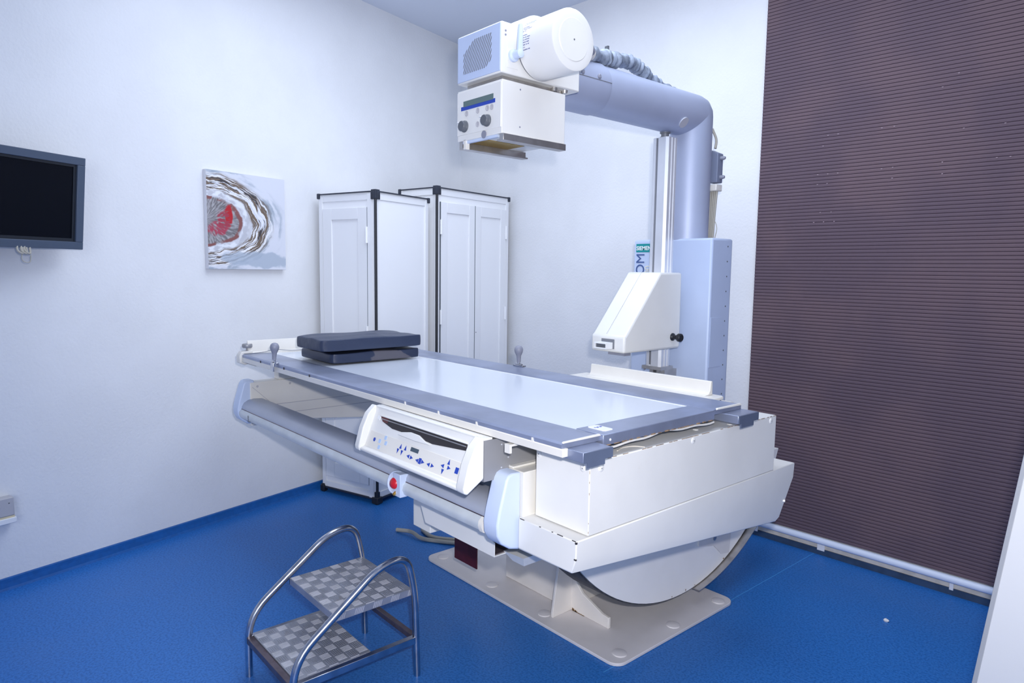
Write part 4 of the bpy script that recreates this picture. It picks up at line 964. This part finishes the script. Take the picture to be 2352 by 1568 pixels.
for y, z in ((1.475, 1.930), (1.475, 1.815)):
    bm = new(); lathe(bm, (-1.664, y, z), (1, 0, 0), [(0.003, 0), (0.0025, 0.0008)], 10); obj('side_screw', bm, M['grip'], co)
bm = new(); prism(bm, [(-1.676, 1.787), (-1.658, 1.787), (-1.658, 1.766), (-1.690, 1.766), (-1.690, 1.770), (-1.676, 1.770)], 'y', 1.402, 1.678); obj('accessory_track', bm, M['steel'], co, bevel=0.001)
bm = new(); prism(bm, [(-1.872, 1.787), (-1.890, 1.787), (-1.890, 1.762), (-1.860, 1.762), (-1.860, 1.767), (-1.872, 1.767)], 'y', 1.405, 1.690); obj('accessory_track', bm, M['steel'], co, bevel=0.001)
bm = new(); box(bm, -1.870, -1.692, 1.405, 1.415, 1.779, 1.787); obj('light_frame', bm, M['paleblue'], co)
obj('filter_plate', B(-1.87, -1.78, 1.42, 1.60, 1.7855, 1.7875), M['brass'], co)
obj('track_clip', B(-1.86, -1.848, 1.400, 1.416, 1.760, 1.790), M['cream'], co)

# ------------------------------------------------------------------ step stool
K = thing('step_stool', 'two-step chromed tube stool with diamond-plate treads on the blue floor', 'step stool', (-2.0, 0.98, 0))
for x in (-2.197, -1.842):
    bm = new(); p = smooth_path([(x, 0.772, 0.0), (x, 0.772, 0.205), (x, 1.06, 0.418), (x, 1.165, 0.428), (x, 1.196, 0.30), (x, 1.205, 0.0)], 0.085, 7)
    tube(bm, p, 0.0118, 16); obj('side_tube', bm, M['chrome'], K, smooth=True)
def bar(name, x0, x1, y0, y1, z0, z1, m): return obj(name, B(x0, x1, y0, y1, z0, z1), m, K, bevel=0.0015)
bar('crossbar', -2.19, -1.85, 0.763, 0.783, 0.118, 0.140, M['rusty'])
bar('crossbar', -2.19, -1.85, 1.194, 1.212, 0.118, 0.138, M['rusty'])
bar('side_bar', -1.853, -1.833, 0.775, 1.205, 0.117, 0.141, M['chrome'])
bar('side_bar', -2.205, -2.187, 0.775, 1.205, 0.117, 0.141, M['chrome'])
def tread(x0, x1, y0, y1, z):
    bm = new(); box(bm, x0, x1, y0, y1, z - 0.003, z); box(bm, x0, x1, y0, y0 + 0.003, z - 0.022, z - 0.003); box(bm, x1 - 0.003, x1, y0, y1, z - 0.022, z - 0.003)
    box(bm, x0, x1, y1 - 0.003, y1, z - 0.022, z - 0.003); box(bm, x0, x0 + 0.003, y0, y1, z - 0.022, z - 0.003)
    f0 = len(bm.faces); g = 0.036; ni = int((x1 - x0) / g) + 1; nj = int((y1 - y0) / g) + 1
    for i in range(ni):
        for j in range(nj):
            cx, cy = x0 + (i + 0.5) * g, y0 + (j + 0.5) * g
            for k in range(5):
                o = (k - 2) * 0.0062; h = 0.0150
                a = (cx - h, cx + h, cy + o - 0.0012, cy + o + 0.0012) if (i + j) % 2 else (cx + o - 0.0012, cx + o + 0.0012, cy - h, cy + h)
                if a[0] < x0 + 0.001 or a[1] > x1 - 0.001 or a[2] < y0 + 0.001 or a[3] > y1 - 0.001: continue
                hexa(bm, [(a[0], a[2], z), (a[1], a[2], z), (a[1], a[3], z), (a[0], a[3], z), (a[0] + .0006, a[2] + .0006, z + 0.0016), (a[1] - .0006, a[2] + .0006, z + 0.0016), (a[1] - .0006, a[3] - .0006, z + 0.0016), (a[0] + .0006, a[3] - .0006, z + 0.0016)])
    bm.faces.ensure_lookup_table()
    for fi in range(f0, len(bm.faces)):
        f = bm.faces[fi]; blk = bm.faces[f0 + ((fi - f0) // 6) * 6]
        ex = max(v.co.x for v in blk.verts) - min(v.co.x for v in blk.verts); ey = max(v.co.y for v in blk.verts) - min(v.co.y for v in blk.verts)
        f.material_index = 1 if ey > ex else 0
    # bars on the turned-down side
    f0 = len(bm.faces); n = int((y1 - y0) / 0.0065)
    for j in range(n):
        y = y0 + 0.004 + j * 0.0065
        if (j // 5) % 2: continue
        hexa(bm, [(x1, y, z - 0.020), (x1 + .0014, y, z - 0.020), (x1 + .0014, y + .0022, z - 0.020), (x1, y + .0022, z - 0.020), (x1, y + .006, z - 0.002), (x1 + .0014, y + .006, z - 0.002), (x1 + .0014, y + .0082, z - 0.002), (x1, y + .0082, z - 0.002)])
    setmat(bm, f0, 1)
    return obj('tread', bm, [M['tread'], M['tread_bar']], K)
tread(-2.186, -1.853, 0.784, 1.035, 0.143)
tread(-2.186, -1.853, 0.912, 1.192, 0.303)

# ------------------------------------------------------------------ loose things
bm = new(); tube(bm, smooth_path([(-2.98, 1.825, 0.010), (-2.88, 1.855, 0.024), (-2.80, 1.85, 0.012), (-2.66, 1.94, 0.011), (-2.50, 2.10, 0.011), (-2.2, 2.25, 0.03)], 0.08), 0.010, 10)
tube(bm, smooth_path([(-2.90, 1.93, 0.010), (-2.78, 1.90, 0.011), (-2.66, 1.99, 0.011), (-2.5, 2.15, 0.011), (-2.21, 2.30, 0.03)], 0.08), 0.010, 10)
cb = obj('floor_cable', bm, M['cable'], smooth=True); tag(cb, 'grey-beige cable looped on the floor behind the base plate', 'cable')
bm = new(); bmesh.ops.create_icosphere(bm, subdivisions=2, radius=0.009)
for v in bm.verts: v.co = Vector((v.co.x * 1.1, v.co.y, v.co.z * 0.75)) * (1 + 0.2 * random.uniform(-1, 1)) + Vector((-0.957, 2.826, 0.006))
pb = obj('plaster_crumb', bm, M['crumb']); tag(pb, 'small white crumb lying on the open blue floor near the blind', 'crumb')
# white panel leaning at the right edge of the frame
lp = thing('leaning_panel', 'white panel with grey edge leaning at the right side near the camera', 'panel', (-0.41, 1.555, 0))
d_ = Vector((0.72, -0.69, 0)).normalized(); n_ = Vector((-d_.y, d_.x, 0)); n_ = -n_ if n_.dot(Vector((-0.7, -0.7, 0))) < 0 else n_
up_ = (Vector((0, 0, 1)) - n_ * 0.128)
def PP(a, h, t): return Vector((-0.41, 1.555, 0.004)) + d_ * a + up_ * h - n_ * t
bm = new(); hexa(bm, [PP(0.0, 0, 0.0), PP(0.62, 0, 0), PP(0.62, 0, 0.028), PP(0, 0, 0.028), PP(0, 1.75, 0), PP(0.62, 1.75, 0), PP(0.62, 1.75, 0.028), PP(0, 1.75, 0.028)])
obj('panel_face', bm, M['board'], lp)
bm = new(); hexa(bm, [PP(-0.016, 0, 0.0), PP(0.0, 0, 0), PP(0, 0, 0.03), PP(-0.016, 0, 0.03), PP(-0.016, 1.76, 0), PP(0, 1.76, 0), PP(0, 1.76, 0.03), PP(-0.016, 1.76, 0.03)])
obj('panel_edge', bm, M['boardedge'], lp, bevel=0.002)
bm = new(); p0 = PP(0.4, 1.5, 0.028); p1_ = Vector((p0.x, p0.y, 0.01)) - n_ * 0.45; tube(bm, [p0, p1_], 0.012, 10); obj('prop_leg', bm, M['boardedge'], lp)
